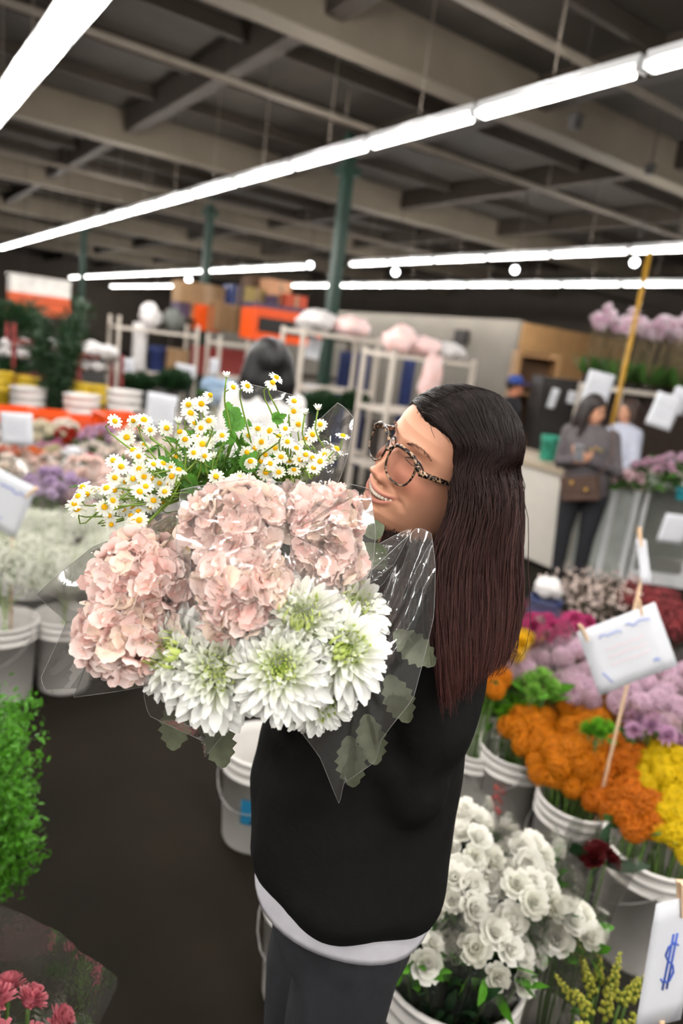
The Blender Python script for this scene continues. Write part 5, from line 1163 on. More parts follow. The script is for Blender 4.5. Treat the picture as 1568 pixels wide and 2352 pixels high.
# hair
EC, ER = Vector((0, -.010, .030)), Vector((.0835, .107, .0945))
def scalp(side, y, th, k=1.0):
    q = math.sqrt(max(.02, 1-(y/ER.y)**2)); return EC+Vector((side*ER.x*math.sin(th)*q*k+(-.008), y*k, ER.z*math.cos(th)*q*k))
def hang(px, py, d): return HM.inverted() @ at(px, py, d)
def guide(side, s, k=1.0):
    """one lock from the parting to its tip, in head space; s runs from the hairline to the nape"""
    if side < 0:      # near side, falls down the back and shoulder
        ys = lerp(s, [0, .35, .7, 1], [.101, .055, -.01, -.055]); ye = lerp(s, [0, .35, .7, 1], [.034, -.02, -.07, -.097])
        P = [scalp(-1, ys, .02, k), scalp(-1, ys*.93+ye*.07, .40, k), scalp(-1, ys*.84+ye*.16, .8, k*1.0), scalp(-1, ys*.55+ye*.45, 1.15, k*1.0)]
        P += [hang(1048+140*s, 1075, 1.03+.115*s-.045*math.sin(PI*s)), hang(1048+142*s, 1120, 1.028+.11*s-.045*math.sin(PI*s)), hang(1046+140*s, 1175+10*s, 1.022+.10*s-.03*math.sin(PI*s)), hang(1012+168*s, 1270, 1.0+.08*s), hang(1006+178*s, 1390, .985+.09*s), hang(1012+150*s, 1500+10*(1-s), .97+.09*s), hang(1026+100*s, 1625-105*s, .975+.09*s)]
    else:             # far side, falls in front of the shoulder below the chin
        ys = lerp(s, [0, .4, 1], [.099, .05, -.05]); ye = lerp(s, [0, .4, 1], [.030, -.02, -.09])
        P = [scalp(1, ys, .02, k), scalp(1, ys*.96+ye*.04, .5, k), scalp(1, ys*.80+ye*.20, .95, k*1.01), scalp(1, ys*.45+ye*.55, 1.35, k*1.03), scalp(1, ye, 1.7, k*1.06)]
        P += [hang(900+110*s, 1215, 1.13+.03*s), hang(872+120*s, 1330, 1.10+.02*s), hang(850+130*s, 1450, 1.06+.02*s), hang(850+120*s, 1540, 1.05)]
    return P
um = MB()
for side in (-1, 1):
    for i in range(9):
        g = spline(guide(side, i/8, .955), 22); um.tube(g, [.007]*9+[.008, .009, .011, .014]+[.016]*4+[.016, .013, .010, .007, .004], 8)
um.ball(EC+Vector((-.003, -.004, .0)), 1.0, 24, 18, (ER.x*.97, ER.y*.985, ER.z*.97)) if False else None
sk = MB()
for a in range(13):
    pass
um.ball((0, 0, 0), 1.0, 20, 14); k0 = len(um.v)-(20*13+2)
um.v[k0:] = [tuple(EC+Vector((v[0]*ER.x*.86-.004, v[1]*ER.y*.9-.008, v[2]*ER.z*.92))) for v in um.v[k0:]]
me = remesh(um, .007, 5); me.transform(HM)
M_hair = mat_attr('hair', .45, .16, noise_scale=120, noise_amt=.2)
M_hair0 = mat_attr('hair_base', .75, .08, noise_scale=120, noise_amt=.2)
hzmin, hzmax = 1.18, 1.66
def hair_col(z, j=1.0):
    t = np.clip((hzmax-z)/(hzmax-hzmin), 0, 1)[..., None] if hasattr(z, '__len__') else min(1, max(0, (hzmax-z)/(hzmax-hzmin)))
    a = np.array(srgb(32, 24, 22)); b_ = np.array(srgb(86, 50, 46)); return (a*(1-t)+b_*t)*j
colour_mesh(me, lambda co: hair_col(co[:, 2], .7)); me.materials.append(M_hair0); link('hair', me, woman)
rh = random.Random(17)
for side, cnt, nm in ((-1, 3600, 'hair_strands'), (1, 1500, 'hair_strands')):
    sm = MB()
    for i in range(cnt):
        s = rh.random(); k = 1.0+rh.uniform(.005, .05); g = guide(side, s, k); jit = Vector((rh.gauss(0, 1), rh.gauss(0, 1), rh.gauss(0, 1)))*.006
        out_ = (HM.inverted().to_3x3() @ (-FWD*.6-RGT*.1)); out_.normalize()
        g = [p+jit*min(1, max(0, (a-3)/3.0))+out_*(rh.uniform(.004, .024) if a > 4 else (rh.uniform(.002, .008) if a > 2 else 0))+Vector((rh.gauss(0, 1), rh.gauss(0, 1), rh.gauss(0, 1)))*(.0012 if a < 5 else .0035) for a, p in enumerate(g)]
        n_ = 17; pts = [HM @ p for p in spline(g, n_)]; cut = rh.uniform(.86, 1.0); pts = [pts[int(j*cut)] if j*cut == int(j*cut) else pts[int(j*cut)].lerp(pts[min(n_-1, int(j*cut)+1)], j*cut-int(j*cut)) for j in range(n_)]
        r = rh.uniform(.00045, .0009); jj = rh.uniform(.55, 1.35)+(.5 if rh.random() < .1 else 0)
        sm.tube(pts, [r*.6]+[r]*(n_-4)+[r*.8, r*.55, r*.2], 3, False, [tuple(hair_col(p.z, jj)[:3])+(1,) for p in pts])
    o = sm.build(nm, M_hair, woman); o['kind'] = 'stuff'
# flyaway baby hairs at the hairline
bh = MB()
for i in range(120):
    th = rh.uniform(.5, 1.2); sd = rh.choice((-1, -1, 1)); y = lerp(th, [0, .6, 1.2], [.099, .094, .068]); p = scalp(sd, y+rh.uniform(-.004, .006), th, .99)
    d = Vector((sd*.4*math.sin(th), -.2+rh.uniform(-.4, .2), .2+rh.uniform(-.4, .4))).normalized(); bh.tube([HM @ p, HM @ (p+d*.010), HM @ (p+d*.02+Vector((0, -.008, -.003)))], [.0005, .0004, .0002], 3, False, [tuple(hair_col(1.66)[:3])+(1,)]*3)
o = bh.build('hairline_strands', M_hair, woman); o['kind'] = 'stuff'
# sweater
M_sw = mat('black_knit', (14, 14, 13), .9, var=.15, scale=60, bump=.12, spec=.15)
sw = MB()
wl(sw, [((-.01, .005, .925), .150, .125), ((-.01, .01, .94), .170, .150), ((-.01, .015, .97), .176, .158), ((SX*.3, SY*.3+.03, 1.05), .172, .166), ((SX*.6, SY*.6+.035, 1.17), .160, .162), ((SX*.85, SY*.85, 1.27), .148, .122), ((SX, SY, SZ-.035), .135, .085), ((SX, SY, SZ+.025), .075, .07)], 30, .9)
for s, e, w__ in ((-1, E_L, WR_L), (1, E_R, WR_R)):
    e = Vector(e); w__ = Vector(w__); ew = e.lerp(w__, .9)
    limb(sw, [W(SX+s*.125, SY, SZ-.06), W(*(Vector((SX+s*.15, SY, SZ-.08)).lerp(e, .5))), W(*e), W(*e.lerp(w__, .5)), W(*ew)], [.066, .066, .060, .054, .046])
me = remesh(sw, .0085, 7); nv = len(me.vertices); co = np.empty(nv*3); me.vertices.foreach_get('co', co); co = co.reshape(-1, 3)
no = np.empty(nv*3); me.vertices.foreach_get('normal', no); no = no.reshape(-1, 3)
loc = (co-np.array(O_w)) @ np.array(BB); a_ = np.arctan2(loc[:, 0], loc[:, 1])
fold = .0045*np.sin(a_*7+loc[:, 2]*9)*np.clip((1.2-loc[:, 2])*4, 0, 1)+.003*np.sin(loc[:, 2]*60+a_*5)*np.clip((loc[:, 2]-1.0)*4, 0, 1)
co = co+no*fold[:, None]; me.vertices.foreach_set('co', co.ravel()); me.materials.append(M_sw); link('sweater', me, woman)
# grey white shirt hem below the sweater
sh = MB(); rings = []
for k_, (z, g) in enumerate(((.98, -.006), (.93, -.004), (.912, 0), (.902, 0), (.902, -.006), (.925, -.012), (.98, -.014))):
    rings.append([W(-.01+(.165+g)*math.cos(2*PI*j/48), .012+(.146+g)*math.sin(2*PI*j/48), z+(.005*math.sin(2*PI*j/48*3)+.035*max(0, -math.sin(2*PI*j/48-.3)) if z < .935 else 0)) for j in range(48)])
sh.rings(rings); sh.build('shirt_hem', mat('shirt_grey', (190, 188, 194), .85, var=.06, scale=30), woman)
# trousers and shoes
jn = MB(); wl(jn, [((0, 0, .78), .118, .115), ((0, 0, .88), .125, .122), ((0, 0, .97), .13, .12)])
for s in (-1, 1): limb(jn, [W(s*.056, .005, .84), W(s*.062, .02, .66), W(s*.072, .02, .47), W(s*.08, -.02, .10)], [.088, .082, .066, .052])
me = remesh(jn, .009, 5); me.materials.append(mat('charcoal_denim', (36, 37, 41), .8, var=.15, scale=40, bump=.1)); link('trousers', me, woman)
so = MB()
for s in (-1, 1): limb(so, [W(s*.085, -.05, .05), W(s*.09, .14, .045)], [.046, .04])
me = remesh(so, .009, 3); me.materials.append(M_dark); link('shoes', me, woman)

# ------------------------------------------------------------------ the bouquets in her arms
M_wrap = film('cellophane_wrap', (.985, .98, .97), gloss=.04, rough=.08, crinkle=.12, scale=22, haze=.055)
M_petal = mat_attr('petal_fresh', .65, .15, .25, 40, .05)
HAND = (W(*WR_L)+W(*WR_R))/2+BB @ Vector((0, .04, 0))
VIEW = lambda p: (Vector((0, 0, CAM_H))-p).normalized()
def film_sheet(name, outline, root, bulge=.02, rows=8, seed=0, toward=None, thick=.0004, wr=.004):
    """piece of clear film spanned between points given round its edge: list of (px, py, depth)"""
    P = [at(*o) for o in outline]; c = sum(P, Vector())/len(P); n_ = toward or VIEW(c); rnd = random.Random(seed)
    rim = []; k = len(P)
    for i in range(k):
        for t in (0, .25, .5, .75):
            a = P[(i-1) % k]; b_ = P[i]; c_ = P[(i+1) % k]; d = P[(i+2) % k]
            cr_ = .5*((2*b_)+(c_-a)*t+(2*a-5*b_+4*c_-d)*t*t+(3*b_-a-3*c_+d)*t**3); rim.append(b_.lerp(c_, t)*.75+cr_*.25)
    m = len(rim); vs = [c+n_*bulge]; fs = []
    ph = [rnd.uniform(0, 6.28) for _ in range(4)]
    for r in range(1, rows+1):
        t = r/rows
        for j, p in enumerate(rim):
            a = 2*PI*j/m; w_ = wr*math.sin(a*9+ph[0]+t*5)*t*(1-t)*4+wr*.8*math.sin(a*5+ph[1]-t*7)*t
            vs.append(c.lerp(p, t)+n_*(bulge*(1-t*t)+w_))
    fs += [(0, 1+j, 1+(j+1) % m) for j in range(m)]
    for r in range(rows-1):
        for j in range(m): fs.append((1+r*m+j, 1+(r+1)*m+j, 1+(r+1)*m+(j+1) % m, 1+r*m+(j+1) % m))
    b = MB(); b.add(vs, fs); o = b.build(name, M_wrap, root)
    e = MB(); ed = [Vector(v) for v in vs[-m:]]; e.tube(ed+[ed[0]], .00035, 3, False); e.build('film_edge', M_edge, o)
    return o
M_edge = mat('film_edge', (190, 188, 184), .2, spec=.6, transl=.5)
def cone_wrap(name, root, heads_c, axis_end, r_top, r_base, n=34, seed=0, flare=.02, dents=.06, lip=.02):
    """paper-cone of film whose rim surrounds the heads"""
    rnd = random.Random(seed); ax = (heads_c-axis_end); F = frame(ax); ph = [rnd.uniform(0, 6.28) for _ in range(5)]; rings = []
    for t in (0, .2, .45, .7, .88, 1.0, 1.08):
        ring = []
        for j in range(n):
            a = 2*PI*j/n; w_ = 1+dents*math.sin(3*a+ph[0])*t+dents*.7*math.sin(8*a+ph[1])*t*t
            zz = t+(lip*(math.sin(4*a+ph[2])+.7*math.sin(9*a+ph[3]))*max(0, t-.7)*3)
            rr = (r_base+(r_top-r_base)*min(1, t)**.9+(flare*max(0, t-.88)*6))*w_
            ring.append(axis_end+ax*zz+F @ Vector((math.cos(a)*rr, math.sin(a)*rr, 0)))
        rings.append(ring)
    b = MB(); b.rings(rings); o = b.build(name, M_wrap, root)
    e = MB(); e.tube(rings[-1]+[rings[-1][0]], .00022, 3, False); e.build('film_edge', M_edge, o)
    return o
# --- hydrangeas
def floret_mesh(seed):
    rnd = random.Random(seed); b = MB(); base = [(254, 208, 196), (254, 217, 207), (255, 223, 212), (254, 225, 204), (252, 197, 186)][seed % 5]; rim = [(255, 234, 227), (255, 231, 225), (255, 239, 232), (255, 237, 221), (255, 224, 216)][seed % 5]
    c0, c1 = srgb(*base), srgb(*rim)
    for q in range(4):
        rows = []; L, W0 = 1.0*rnd.uniform(.9, 1.1), .62*rnd.uniform(.9, 1.1); cup = rnd.uniform(.1, .6)
        for i in range(5):
            t = i/4; w_ = W0*math.sin(PI*(.08+.72*t))**.8*(1 if i < 4 else .72); y = L*t; row = []
            for u in (-1, -.5, 0, .5, 1):
                yy = y-(.16*L*abs(u)**2 if i == 4 else 0); row.append(Vector((u*w_, yy, cup*y*y+.16*u*u*w_+.05*math.sin(3*u+seed+i)+rnd.uniform(-.02, .02))))
            rows.append(row)
        Mx = Matrix.Rotation(q*PI/2+rnd.uniform(-.12, .12), 4, 'Z') @ Matrix.Translation((0, .04, .012*q)) @ Matrix.Rotation(rnd.uniform(-.05, .3), 4, 'X')
        vs = [Mx @ p for r in rows for p in r]; fs = [(i*5+j, i*5+j+1, (i+1)*5+j+1, (i+1)*5+j) for i in range(4) for j in range(4)]
        cols = []
        for i in range(5):
            t = i/4; cols += [tuple(c0[k]*(1-t)+c1[k]*t for k in range(4))]*5
        b.add(vs, fs, cols)
    b.col = srgb(238, 214, 178); b.ball((0, 0, .05), .09, 7, 5)
    return b.mesh('floret', M_petal)
FLO = [floret_mesh(i) for i in range(10)]
M_hcore = mat('hydrangea_core', (236, 186, 168), .8, var=.2, scale=60)
def hydrangea(root, c, R, up, n=105, fr=.0185, squash=.85, seed=0):
    rnd = random.Random(seed); F = frame(up); hd_ = MB(); hd_.ball((0, 0, 0), R*.80, 16, 10, (1, 1, squash))
    o = link('flower_head', hd_.mesh('flower_head', M_hcore), root, Matrix.Translation(c) @ F.to_4x4())
    for i in range(n):
        t = (i+.5)/n; z = 1-1.62*t; r = math.sqrt(max(0, 1-z*z)); a = i*GA+rnd.uniform(-.15, .15)
        d = Vector((r*math.cos(a), r*math.sin(a), z)); lump_ = 1+.10*math.sin(3*a+seed)+.07*math.sin(5*z*3+seed*2)
        p = Vector((d.x*R*lump_, d.y*R*lump_, d.z*R*squash*lump_))*rnd.uniform(.88, 1.03)
        nd = (d+Vector((rnd.gauss(0, .5), rnd.gauss(0, .5), rnd.gauss(0, .5)))).normalized()
        link('floret', FLO[rnd.randrange(10)], o, Matrix.Translation(p) @ frame(nd, rnd.random()*6).to_4x4() @ Matrix.Scale(fr*rnd.uniform(.8, 1.18), 4))
    return o
def stem_to(root, c, end, r=.0035, m=None, name='stem', sag=.03):
    b = MB(); b.tube(spline([c, c.lerp(end, .5)+Vector((0, 0, -sag*.3)), end], 8), r, 7); return b.build(name, m or M_stem, root)
def big_leaf(root, px, py, d, dirv, L, W0, m=None, seed=0, serr=.12):
    b = MB(); p = at(px, py, d); F = frame(Vector(dirv)); nrm = VIEW(p); yv = (ROT @ Vector(dirv)).normalized(); xv = yv.cross(nrm).normalized(); zv = xv.cross(yv); vs = []; fs = []; n_ = 12
    for i in range(n_+1):
        t = i/n_; w_ = W0*math.sin(PI*(.04+.94*t))**.8*(1+serr*(i % 2)); 
        for u in (-1, -.5, 0, .5, 1): vs.append(p+yv*L*t+xv*u*w_+zv*(.25*w_*u*u-.18*L*t*t))
    for i in range(n_):
        for j in range(4): fs.append((i*5+j, i*5+j+1, (i+1)*5+j+1, (i+1)*5+j))
    b.add(vs, fs); return b.build('leaf', m or M_leaf_h, root)
M_leaf_h = mat('hydrangea_leaf', (98, 108, 84), .5, var=.25, scale=60, transl=.25, bump=.3)
mid = thing('wrapped_bouquet', 'clear wrapped bouquet of three pink hydrangeas in the middle', 'bouquet', HAND)
def facing(c, mix=(0, 0, 0)): return (VIEW(c)*1.0+Vector((0, 0, .25))+(ROT @ Vector(mix))).normalized()
hs = [((540, 1205), .84, .050, (-.25, .25, 0), 11), ((745, 1205), .86, .043, (.35, .3, 0), 12), ((556, 1365), .80, .047, (-.05, -.4, 0), 13), ((690, 1185), .93, .036, (.1, .7, 0), 14), ((755, 1290), .86, .040, (.35, -.3, 0), 16)]
for (px, py), d, R, mx, sd in hs:
    c = at(px, py, d); hydrangea(mid, c, R, facing(c, mx), 150 if R > .0455 else (60 if sd == 14 else 100), .0160, .85, sd); stem_to(mid, c, HAND+Vector((.01*sd-.12, 0, 0))*.2, .004)
big_leaf(mid, 640, 1330, .88, (.2, .5, -.3), .06, .022); big_leaf(mid, 836, 1250, .90, (.5, -.55, 0), .042, .016, seed=1); big_leaf(mid, 836, 1225, .90, (.8, .3, 0), .028, .013)
left = thing('wrapped_bouquet', 'clear wrapped bouquet of pink hydrangeas at the far left', 'bouquet', HAND+Vector((-.02, .02, 0)))
for (px, py), d, R, mx, sd in (((320, 1335), .84, .051, (-.5, .3, 0), 21), ((290, 1455), .82, .047, (-.6, -.35, 0), 22), ((395, 1270), .92, .042, (-.2, .5, 0), 23), ((375, 1430), .87, .040, (-.1, -.2, 0), 24)):
    c = at(px, py, d); hydrangea(left, c, R, facing(c, mx), 150 if R > .0455 else 70, .0160, .9, sd); stem_to(left, c, HAND+Vector((0, .01, 0)), .004)
# --- spider chrysanthemums
def mum_petal(seed, green=False):
    rnd = random.Random(seed); b = MB(); rows = []; W0 = .115*rnd.uniform(.85, 1.15); hook = rnd.uniform(-.1, .15)
    for i in range(7):
        t = i/6; w_ = W0*(.35+.75*math.sin(PI*(.05+.72*t)))*(1 if i < 6 else .35); z = .10*t-.35*hook*t*t+.03*math.sin(t*5+seed)
        rows.append([Vector((-w_, t, z+.75*w_)), Vector((0, t, z)), Vector((w_, t, z+.75*w_))])
    vs = [p for r in rows for p in r]; fs = [(i*3+j, i*3+j+1, (i+1)*3+j+1, (i+1)*3+j) for i in range(6) for j in (0, 1)]
    ca, cb, cc = srgb(206, 226, 124), srgb(248, 252, 224), srgb(255, 255, 250); cols = []
    for i in range(7):
        t = i/6; k = min(1, t*2.6); c = tuple(ca[q]*(1-k)+(cb[q] if t < .6 else cc[q])*k for q in range(4)); cols += [c]*3
    if green: cols = [tuple(c[q]*(.55+.45*(i/20))+(srgb(206, 224, 118)[q])*(.45-.45*(i/20)) for q in range(4)) for i, c in enumerate(cols)]
    b.add(vs, fs, cols); me = b.mesh('petal', M_petal); return me
def mum_quill(seed):
    rnd = random.Random(seed); b = MB(); rows = []
    for i in range(5):
        t = i/4; w_ = .10*(.5+.6*math.sin(PI*(.1+.7*t)))*(1 if i < 4 else .5); z = .55*t*t
        rows.append([Vector((-w_, t, z+.8*w_)), Vector((0, t, z)), Vector((w_, t, z+.8*w_))])
    vs = [p for r in rows for p in r]; fs = [(i*3+j, i*3+j+1, (i+1)*3+j+1, (i+1)*3+j) for i in range(4) for j in (0, 1)]
    ca, cb = srgb(176, 208, 80), srgb(226, 238, 150); cols = []
    for i in range(5): cols += [tuple(ca[q]*(1-i/4)+cb[q]*i/4 for q in range(4))]*3
    b.add(vs, fs, cols); return b.mesh('inner_petal', M_petal)
MP = [mum_petal(i) for i in range(8)]; MPG = [mum_petal(i+8, True) for i in range(8)]; MQ = [mum_quill(i) for i in range(4)]
M_mcore = mat('mum_core', (176, 206, 90), .7, var=.2, scale=80)
def mum(root, c, R, up, seed=0, n_out=170, n_in=46):
    rnd = random.Random(seed); b = MB(); b.ball((0, 0, 0), R*.34, 14, 8, (1, 1, .8))
    o = link('flower_head', b.mesh('flower_head', M_mcore), root, Matrix.Translation(c) @ frame(up, rnd.random()*6).to_4x4())
    for i in range(n_out):
        t = (i+.5)/n_out; a = i*GA+rnd.uniform(-.12, .12); el = 1.12-1.6*t**.9+rnd.uniform(-.07, .07); L = R*(.55+.47*min(1, t*1.3))*rnd.uniform(.9, 1.07)
        p = Vector((0, R*(.10+.13*t), R*(.16-.26*t)))
        Mx = Matrix.Rotation(a, 4, 'Z') @ Matrix.Translation(p) @ Matrix.Rotation(el, 4, 'X') @ Matrix.Rotation(rnd.uniform(-.35, .35), 4, 'Y') @ Matrix.Diagonal((L*(.95 if t > .5 else .9), L, L, 1))
        link('petal', (MPG if t < .42 else MP)[rnd.randrange(8)], o, Mx)
    for i in range(n_in):
        t = (i+.5)/n_in; a = i*GA; el = 1.35-.45*t+rnd.uniform(-.06, .06); L = R*(.20+.36*t)*rnd.uniform(.9, 1.1)
        Mx = Matrix.Rotation(a, 4, 'Z') @ Matrix.Translation((0, R*.33*math.sqrt(t), R*(.24-.06*t))) @ Matrix.Rotation(el, 4, 'X') @ Matrix.Scale(L, 4)
        link('inner_petal', MQ[rnd.randrange(4)], o, Mx)
    return o
mr_ = thing('wrapped_bouquet', 'clear wrapped bouquet of white green-hearted chrysanthemums at the right', 'bouquet', HAND+Vector((.02, -.02, -.02)))
END_R = HAND+BB @ Vector((-.05, -.12, -.08))
for (px, py), d, R, mx, sd in (((645, 1535), .775, .053, (-.1, -.1, 0), 31), ((688, 1432), .80, .055, (0, .3, 0), 32), ((780, 1495), .80, .054, (.4, .0, 0), 33), ((725, 1588), .82, .049, (.1, -.75, 0), 34), ((800, 1400), .85, .050, (.5, .4, 0), 35)):
    c = at(px, py, d); mum(mr_, c, R, facing(c, mx), sd, *((150, 46) if sd != 35 else (90, 24))); stem_to(mr_, c, END_R+Vector((.004*sd-.13, 0, 0)), .0045)
ml = thing('wrapped_bouquet', 'clear wrapped bouquet of white green-hearted chrysanthemums at the left', 'bouquet', HAND+Vector((-.02, 0, -.03)))
for (px, py), d, R, mx, sd in (((502, 1540), .80, .059, (-.05, -.15, 0), 41), ((415, 1505), .81, .053, (-.85, -.05, 0), 42), ((490, 1450), .86, .046, (0, .4, 0), 43)):
    c = at(px, py, d); mum(ml, c, R, facing(c, mx), sd, *((150, 46) if sd != 43 else (80, 20))); stem_to(ml, c, HAND+Vector((-.02, 0, -.04)), .0045)
rnd = random.Random(8)
for root, pts, d in ((mr_, ((890, 1550, (.4, -.9, 0)), (905, 1450, (.6, -.5, 0)), (840, 1640, (.2, -1, 0)), (800, 1690, (.1, -1, 0))), .94), (ml, ((410, 1600, (-.1, -1, 0)), (490, 1640, (.2, -1, 0))), .90)):
    for i, (px, py, dv) in enumerate(pts): big_leaf(root, px, py, d, dv, .075, .017, mat('mum_leaf', (96, 100, 80), .6, var=.3, scale=40, transl=.2), i, .35)
# --- chamomile
def daisy_mesh(seed, bud=False):
    rnd = random.Random(seed); b = MB(); n_ = 13 if not bud else 9; c1 = srgb(238, 238, 234); c0 = srgb(226, 230, 206)
    droop = rnd.choice((-.1, .05, .25, .7)) if not bud else -.9
    for i in range(n_):
        if rnd.random() < .04: continue
        Mx = Matrix.Rotation(2*PI*i/n_+rnd.uniform(-.08, .08), 4, 'Z') @ Matrix.Translation((0, .30, 0)) @ Matrix.Rotation(-droop+rnd.uniform(-.12, .12), 4, 'X')
        rows = []; L, W0 = .72*rnd.uniform(.9, 1.08), .155
        for k in range(4):
            t = k/3; w_ = W0*(.6+.5*math.sin(PI*(.1+.7*t)))*(1 if k < 3 else .62); rows.append([Vector((-w_, L*t, .25*w_)), Vector((0, L*t*1.0, 0)), Vector((w_, L*t, .25*w_))])
        add_petal(b, rows, Mx, c0, c1)
    b.col = srgb(120, 150, 60); b.ball((0, 0, -.08), .26, 8, 5, (1, 1, .6))
    return b.mesh('blossom', M_petal)
def disc_mesh(seed):
    b = MB(); rnd = random.Random(seed); c = srgb(236, 184, 20); b.setcol(236, 180, 18); b.ball((0, 0, .06), .34, 14, 8, (1, 1, .72+.2*rnd.random()))
    for i in range(40):
        t = (i+.5)/40; a = i*GA; r = .31*math.sqrt(t); b.col = srgb(rnd.randint(222, 250), rnd.randint(168, 200), 24); b.ball((r*math.cos(a), r*math.sin(a), .06+.25*math.sqrt(max(0, 1-(r/.34)**2))), .045, 5, 4)
    return b.mesh('yellow_disc', mat_attr('disc_yellow', .7, .15, 0, 200, .1))
DA = [daisy_mesh(i) for i in range(8)]; DI = [disc_mesh(i) for i in range(3)]; DB = daisy_mesh(99, True)
ch = thing('wrapped_bouquet', 'clear wrapped bouquet of small white and yellow chamomile at the top', 'bouquet', HAND+Vector((0, .02, .03)))
spots = """482,908 634,868 535,890 433,930 462,928 437,950 263,968 568,887 625,880 675,922 674,945 787,1002 772,1032 306,967 330,965 382,983 413,993 345,988 291,1005 331,1022 306,1035 446,972 462,983 480,967 455,1005 445,1040 465,1020 479,1015 470,1048 405,1050 392,1075 600,1015 570,1000 592,985 620,990 640,1003 655,985 685,975 717,998 735,975 700,1010 660,1015 632,1030 610,1045 585,1030 567,1040 680,1030 702,1045 718,1052 690,1055 665,1060 645,1050 620,1065 600,1060 640,1085 675,1080 700,1075 720,1075 735,1060 550,1098 496,1095 755,1050 745,1045 610,1085 575,1060 260,1058 278,1072 318,1048 352,1067 374,1065 320,1078 263,1098 305,1100 287,1108 316,1112 335,1118 262,1126 190,1120 200,1135 212,1130 230,1128 245,1122 275,1130 293,1128 320,1130 352,1150 378,1130 395,1095 376,1155 345,1165 303,1163 318,1175 265,1145 226,1168 258,1150 283,1170 300,1185 250,1185 255,1205 308,1200 320,1195 180,1140 172,1158 178,1172 345,1130 366,1110 330,1095 385,1110 350,1100 240,1165 270,1165 410,1080 425,1010 510,1000"""
rnd = random.Random(23); SP = [tuple(map(int, s.split(','))) for s in spots.split()]
hubs = [((430, 1140), .93), ((480, 1110), .95), ((520, 1130), .97), ((600, 1130), .98), ((660, 1120), .98)]
root_pt = at(560, 1240, 1.0); st = MB()
for k, (px, py) in enumerate(SP):
    d = .86+rnd.uniform(-.03, .05)+(.03 if px > 560 else 0); p = at(px, py, d)
    up_ = (VIEW(p)*.9+Vector((0, 0, .55))+Vector((rnd.gauss(0, .38), rnd.gauss(0, .38), rnd.gauss(0, .3)))).normalized()
    if py < 900 or px > 765 or px < 200: up_ = (up_+Vector((0, 0, .8))+(ROT @ Vector((.7 if px > 500 else -.9, 0, 0)))).normalized()
    s = .0102*rnd.uniform(.85, 1.15); o = link('blossom', DA[k % 8], ch, Matrix.Translation(p) @ frame(up_, rnd.random()*6).to_4x4() @ Matrix.Scale(s, 4))
    link('yellow_disc', DI[k % 3], o)
    hub = min(hubs, key=lambda h: abs(h[0][0]-px)+.5*abs(h[0][1]-py)+rnd.uniform(0, 40)); h_ = at(hub[0][0]+rnd.uniform(-25, 25), hub[0][1]+rnd.uniform(-40, 10), hub[1])
    m1 = p-up_*.022; m2 = p.lerp(h_, .45)+Vector((0, 0, -.004))+Vector((rnd.gauss(0, .008), rnd.gauss(0, .008), rnd.gauss(0, .006)))
    st.tube(spline([p-up_*.002, m1, m2, h_], 9), [.0009]*4+[.0012]*3+[.0016]*2, 5)
for (px, py), d in hubs:
    for j in range(3): st.tube(spline([at(px+rnd.uniform(-20, 20), py-20, d), root_pt.lerp(at(px, py, d), .4), root_pt, HAND], 9), .002, 6)
for px, py in ((410, 970), (700, 950), (520, 865), (490, 1050), (730, 940)):
    p = at(px, py, .89); link('bud', DB, ch, Matrix.Translation(p) @ frame(Vector((0, 0, 1))+VIEW(p)*.4).to_4x4() @ Matrix.Scale(.009, 4)); st.tube(spline([p, p+Vector((0, 0, -.03)), at(px+10, py+110, .93), at(*hubs[3][0], .98)], 8), .0011, 5)
st.build('stems', mat('chamomile_stem', (120, 150, 58), .5, var=.15), ch)
lf = MB()
for k in range(420):
    px = rnd.gauss(500, 75); py = rnd.gauss(1070, 32)-.12*(px-500)*0; p = at(px, py, .95+rnd.uniform(-.03, .05)); leaf_into(lf, p, (rnd.gauss(0, 1), rnd.gauss(0, 1), rnd.gauss(.5, 1)), rnd.uniform(.015, .035), rnd.uniform(.0012, .004), rnd.uniform(-.4, .4), rnd.random()*6)
o = lf.build('fern_leaves', mat('feathery_green', (84, 132, 46), .5, var=.25, scale=60, transl=.3), ch); o['kind'] = 'stuff'
M_lobed = mat('lobed_leaf', (90, 150, 52), .5, var=.15, scale=60, transl=.35)
for px, py, dv, L in ((538, 990, (.15, 1, 0), .032), (535, 965, (-.3, 1, 0), .026), (410, 1100, (-.5, .6, 0), .04), (425, 1090, (.3, -.8, 0), .03), (625, 965, (.8, .3, 0), .02), (560, 1080, (.4, .6, 0), .03), (480, 1085, (-.2, .8, 0), .03), (540, 1010, (-.6, .3, 0), .022)):
    for s in (-1, 0, 1): big_leaf(ch, px, py, .90, (dv[0]+.55*s*dv[1], dv[1]-.55*s*dv[0], 0), L*(1 if s == 0 else .7), L*.2, M_lobed, 0, .5)
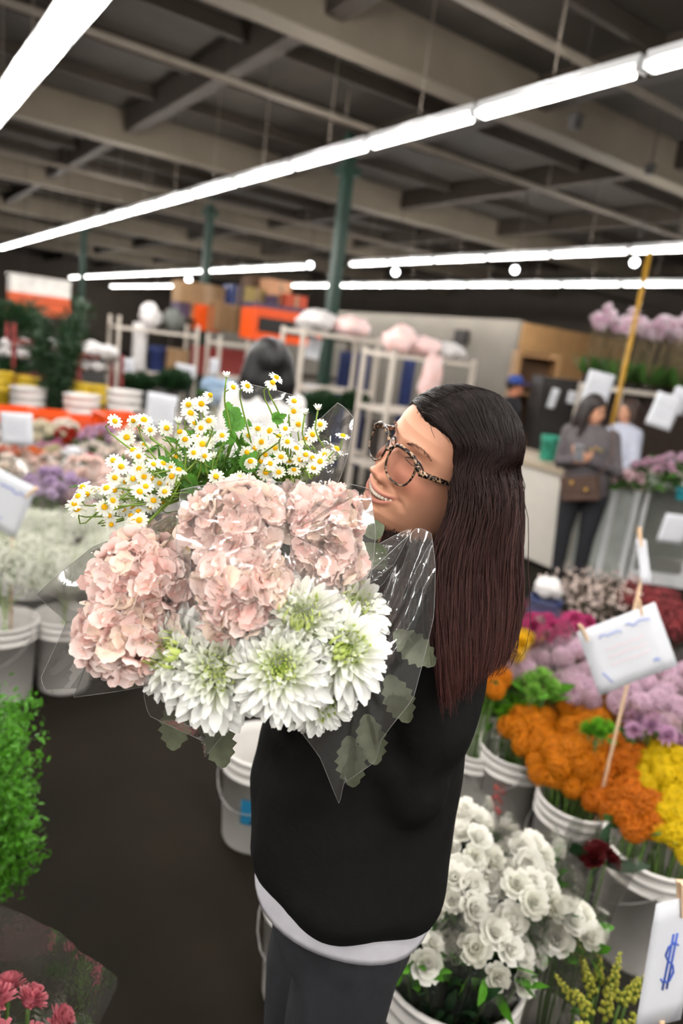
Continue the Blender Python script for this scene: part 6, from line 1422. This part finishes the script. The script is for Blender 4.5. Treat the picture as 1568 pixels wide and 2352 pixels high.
# --- clear film round each bouquet
CC = lambda px, py, d: at(px, py, d)
film_sheet('clear_wrap', [(400, 935, 1.02), (560, 880, 1.05), (700, 920, 1.05), (690, 1150, 1.02), (420, 1150, 1.0)], ch, -.01, seed=3)
film_sheet('clear_wrap', [(205, 1120, .93), (330, 1215, .86), (420, 1205, .88), (400, 1140, .95), (300, 1060, 1.0)], ch, .01, seed=14)
film_sheet('clear_wrap', [(775, 925, .98), (812, 960, .96), (800, 1040, .93), (775, 1110, .92), (690, 1112, .90), (700, 1000, .99)], ch, .01, seed=4)
film_sheet('clear_wrap', [(415, 1125, .80), (560, 1102, .78), (720, 1114, .80), (800, 1112, .82), (850, 1125, .85), (862, 1225, .84), (845, 1345, .80), (640, 1440, .765), (455, 1400, .765), (405, 1260, .78)], mid, .018, seed=5)
film_sheet('clear_wrap', [(840, 1345, .86), (905, 1295, .90), (945, 1215, .93), (905, 1230, .94), (838, 1270, .90)], mid, .006, seed=6)
film_sheet('clear_wrap', [(838, 1300, .88), (905, 1300, .93), (880, 1340, .92), (850, 1362, .88)], mid, .006, seed=12)
film_sheet('clear_wrap', [(85, 1365, .93), (215, 1255, .92), (330, 1215, .90), (430, 1170, .88), (440, 1320, .82), (395, 1440, .80), (340, 1575, .80), (170, 1602, .86), (178, 1580, .87), (105, 1585, .88), (95, 1555, .90), (150, 1430, .92)], left, .02, seed=7)
film_sheet('clear_wrap', [(205, 1270, .95), (300, 1232, .93), (420, 1200, .90), (330, 1300, .92)], left, .004, seed=13)
film_sheet('clear_wrap', [(395, 1405, .78), (520, 1450, .755), (600, 1600, .76), (545, 1650, .80), (470, 1738, .84), (470, 1705, .84), (345, 1645, .85), (330, 1600, .86), (335, 1540, .84)], ml, .02, seed=8)
film_sheet('clear_wrap', [(560, 1460, .75), (700, 1400, .76), (830, 1330, .82), (955, 1215, .92), (990, 1225, .92), (1000, 1300, .91), (995, 1420, .90), (950, 1600, .87), (905, 1660, .86), (875, 1700, .86), (860, 1750, .87), (790, 1800, .88), (778, 1845, .88), (735, 1740, .86), (670, 1655, .80), (590, 1600, .77)], mr_, .02, seed=9, wr=.003)
cone_wrap('stem_wrap', mr_, END_R.lerp(CC(720, 1510, .86), .55), END_R, .05, .03, seed=10, dents=.05, flare=.0)
cone_wrap('stem_wrap', ml, (HAND+Vector((-.02, 0, -.05))).lerp(CC(470, 1520, .87), .5), HAND+Vector((-.02, 0, -.05)), .045, .028, seed=11, dents=.05, flare=.0)
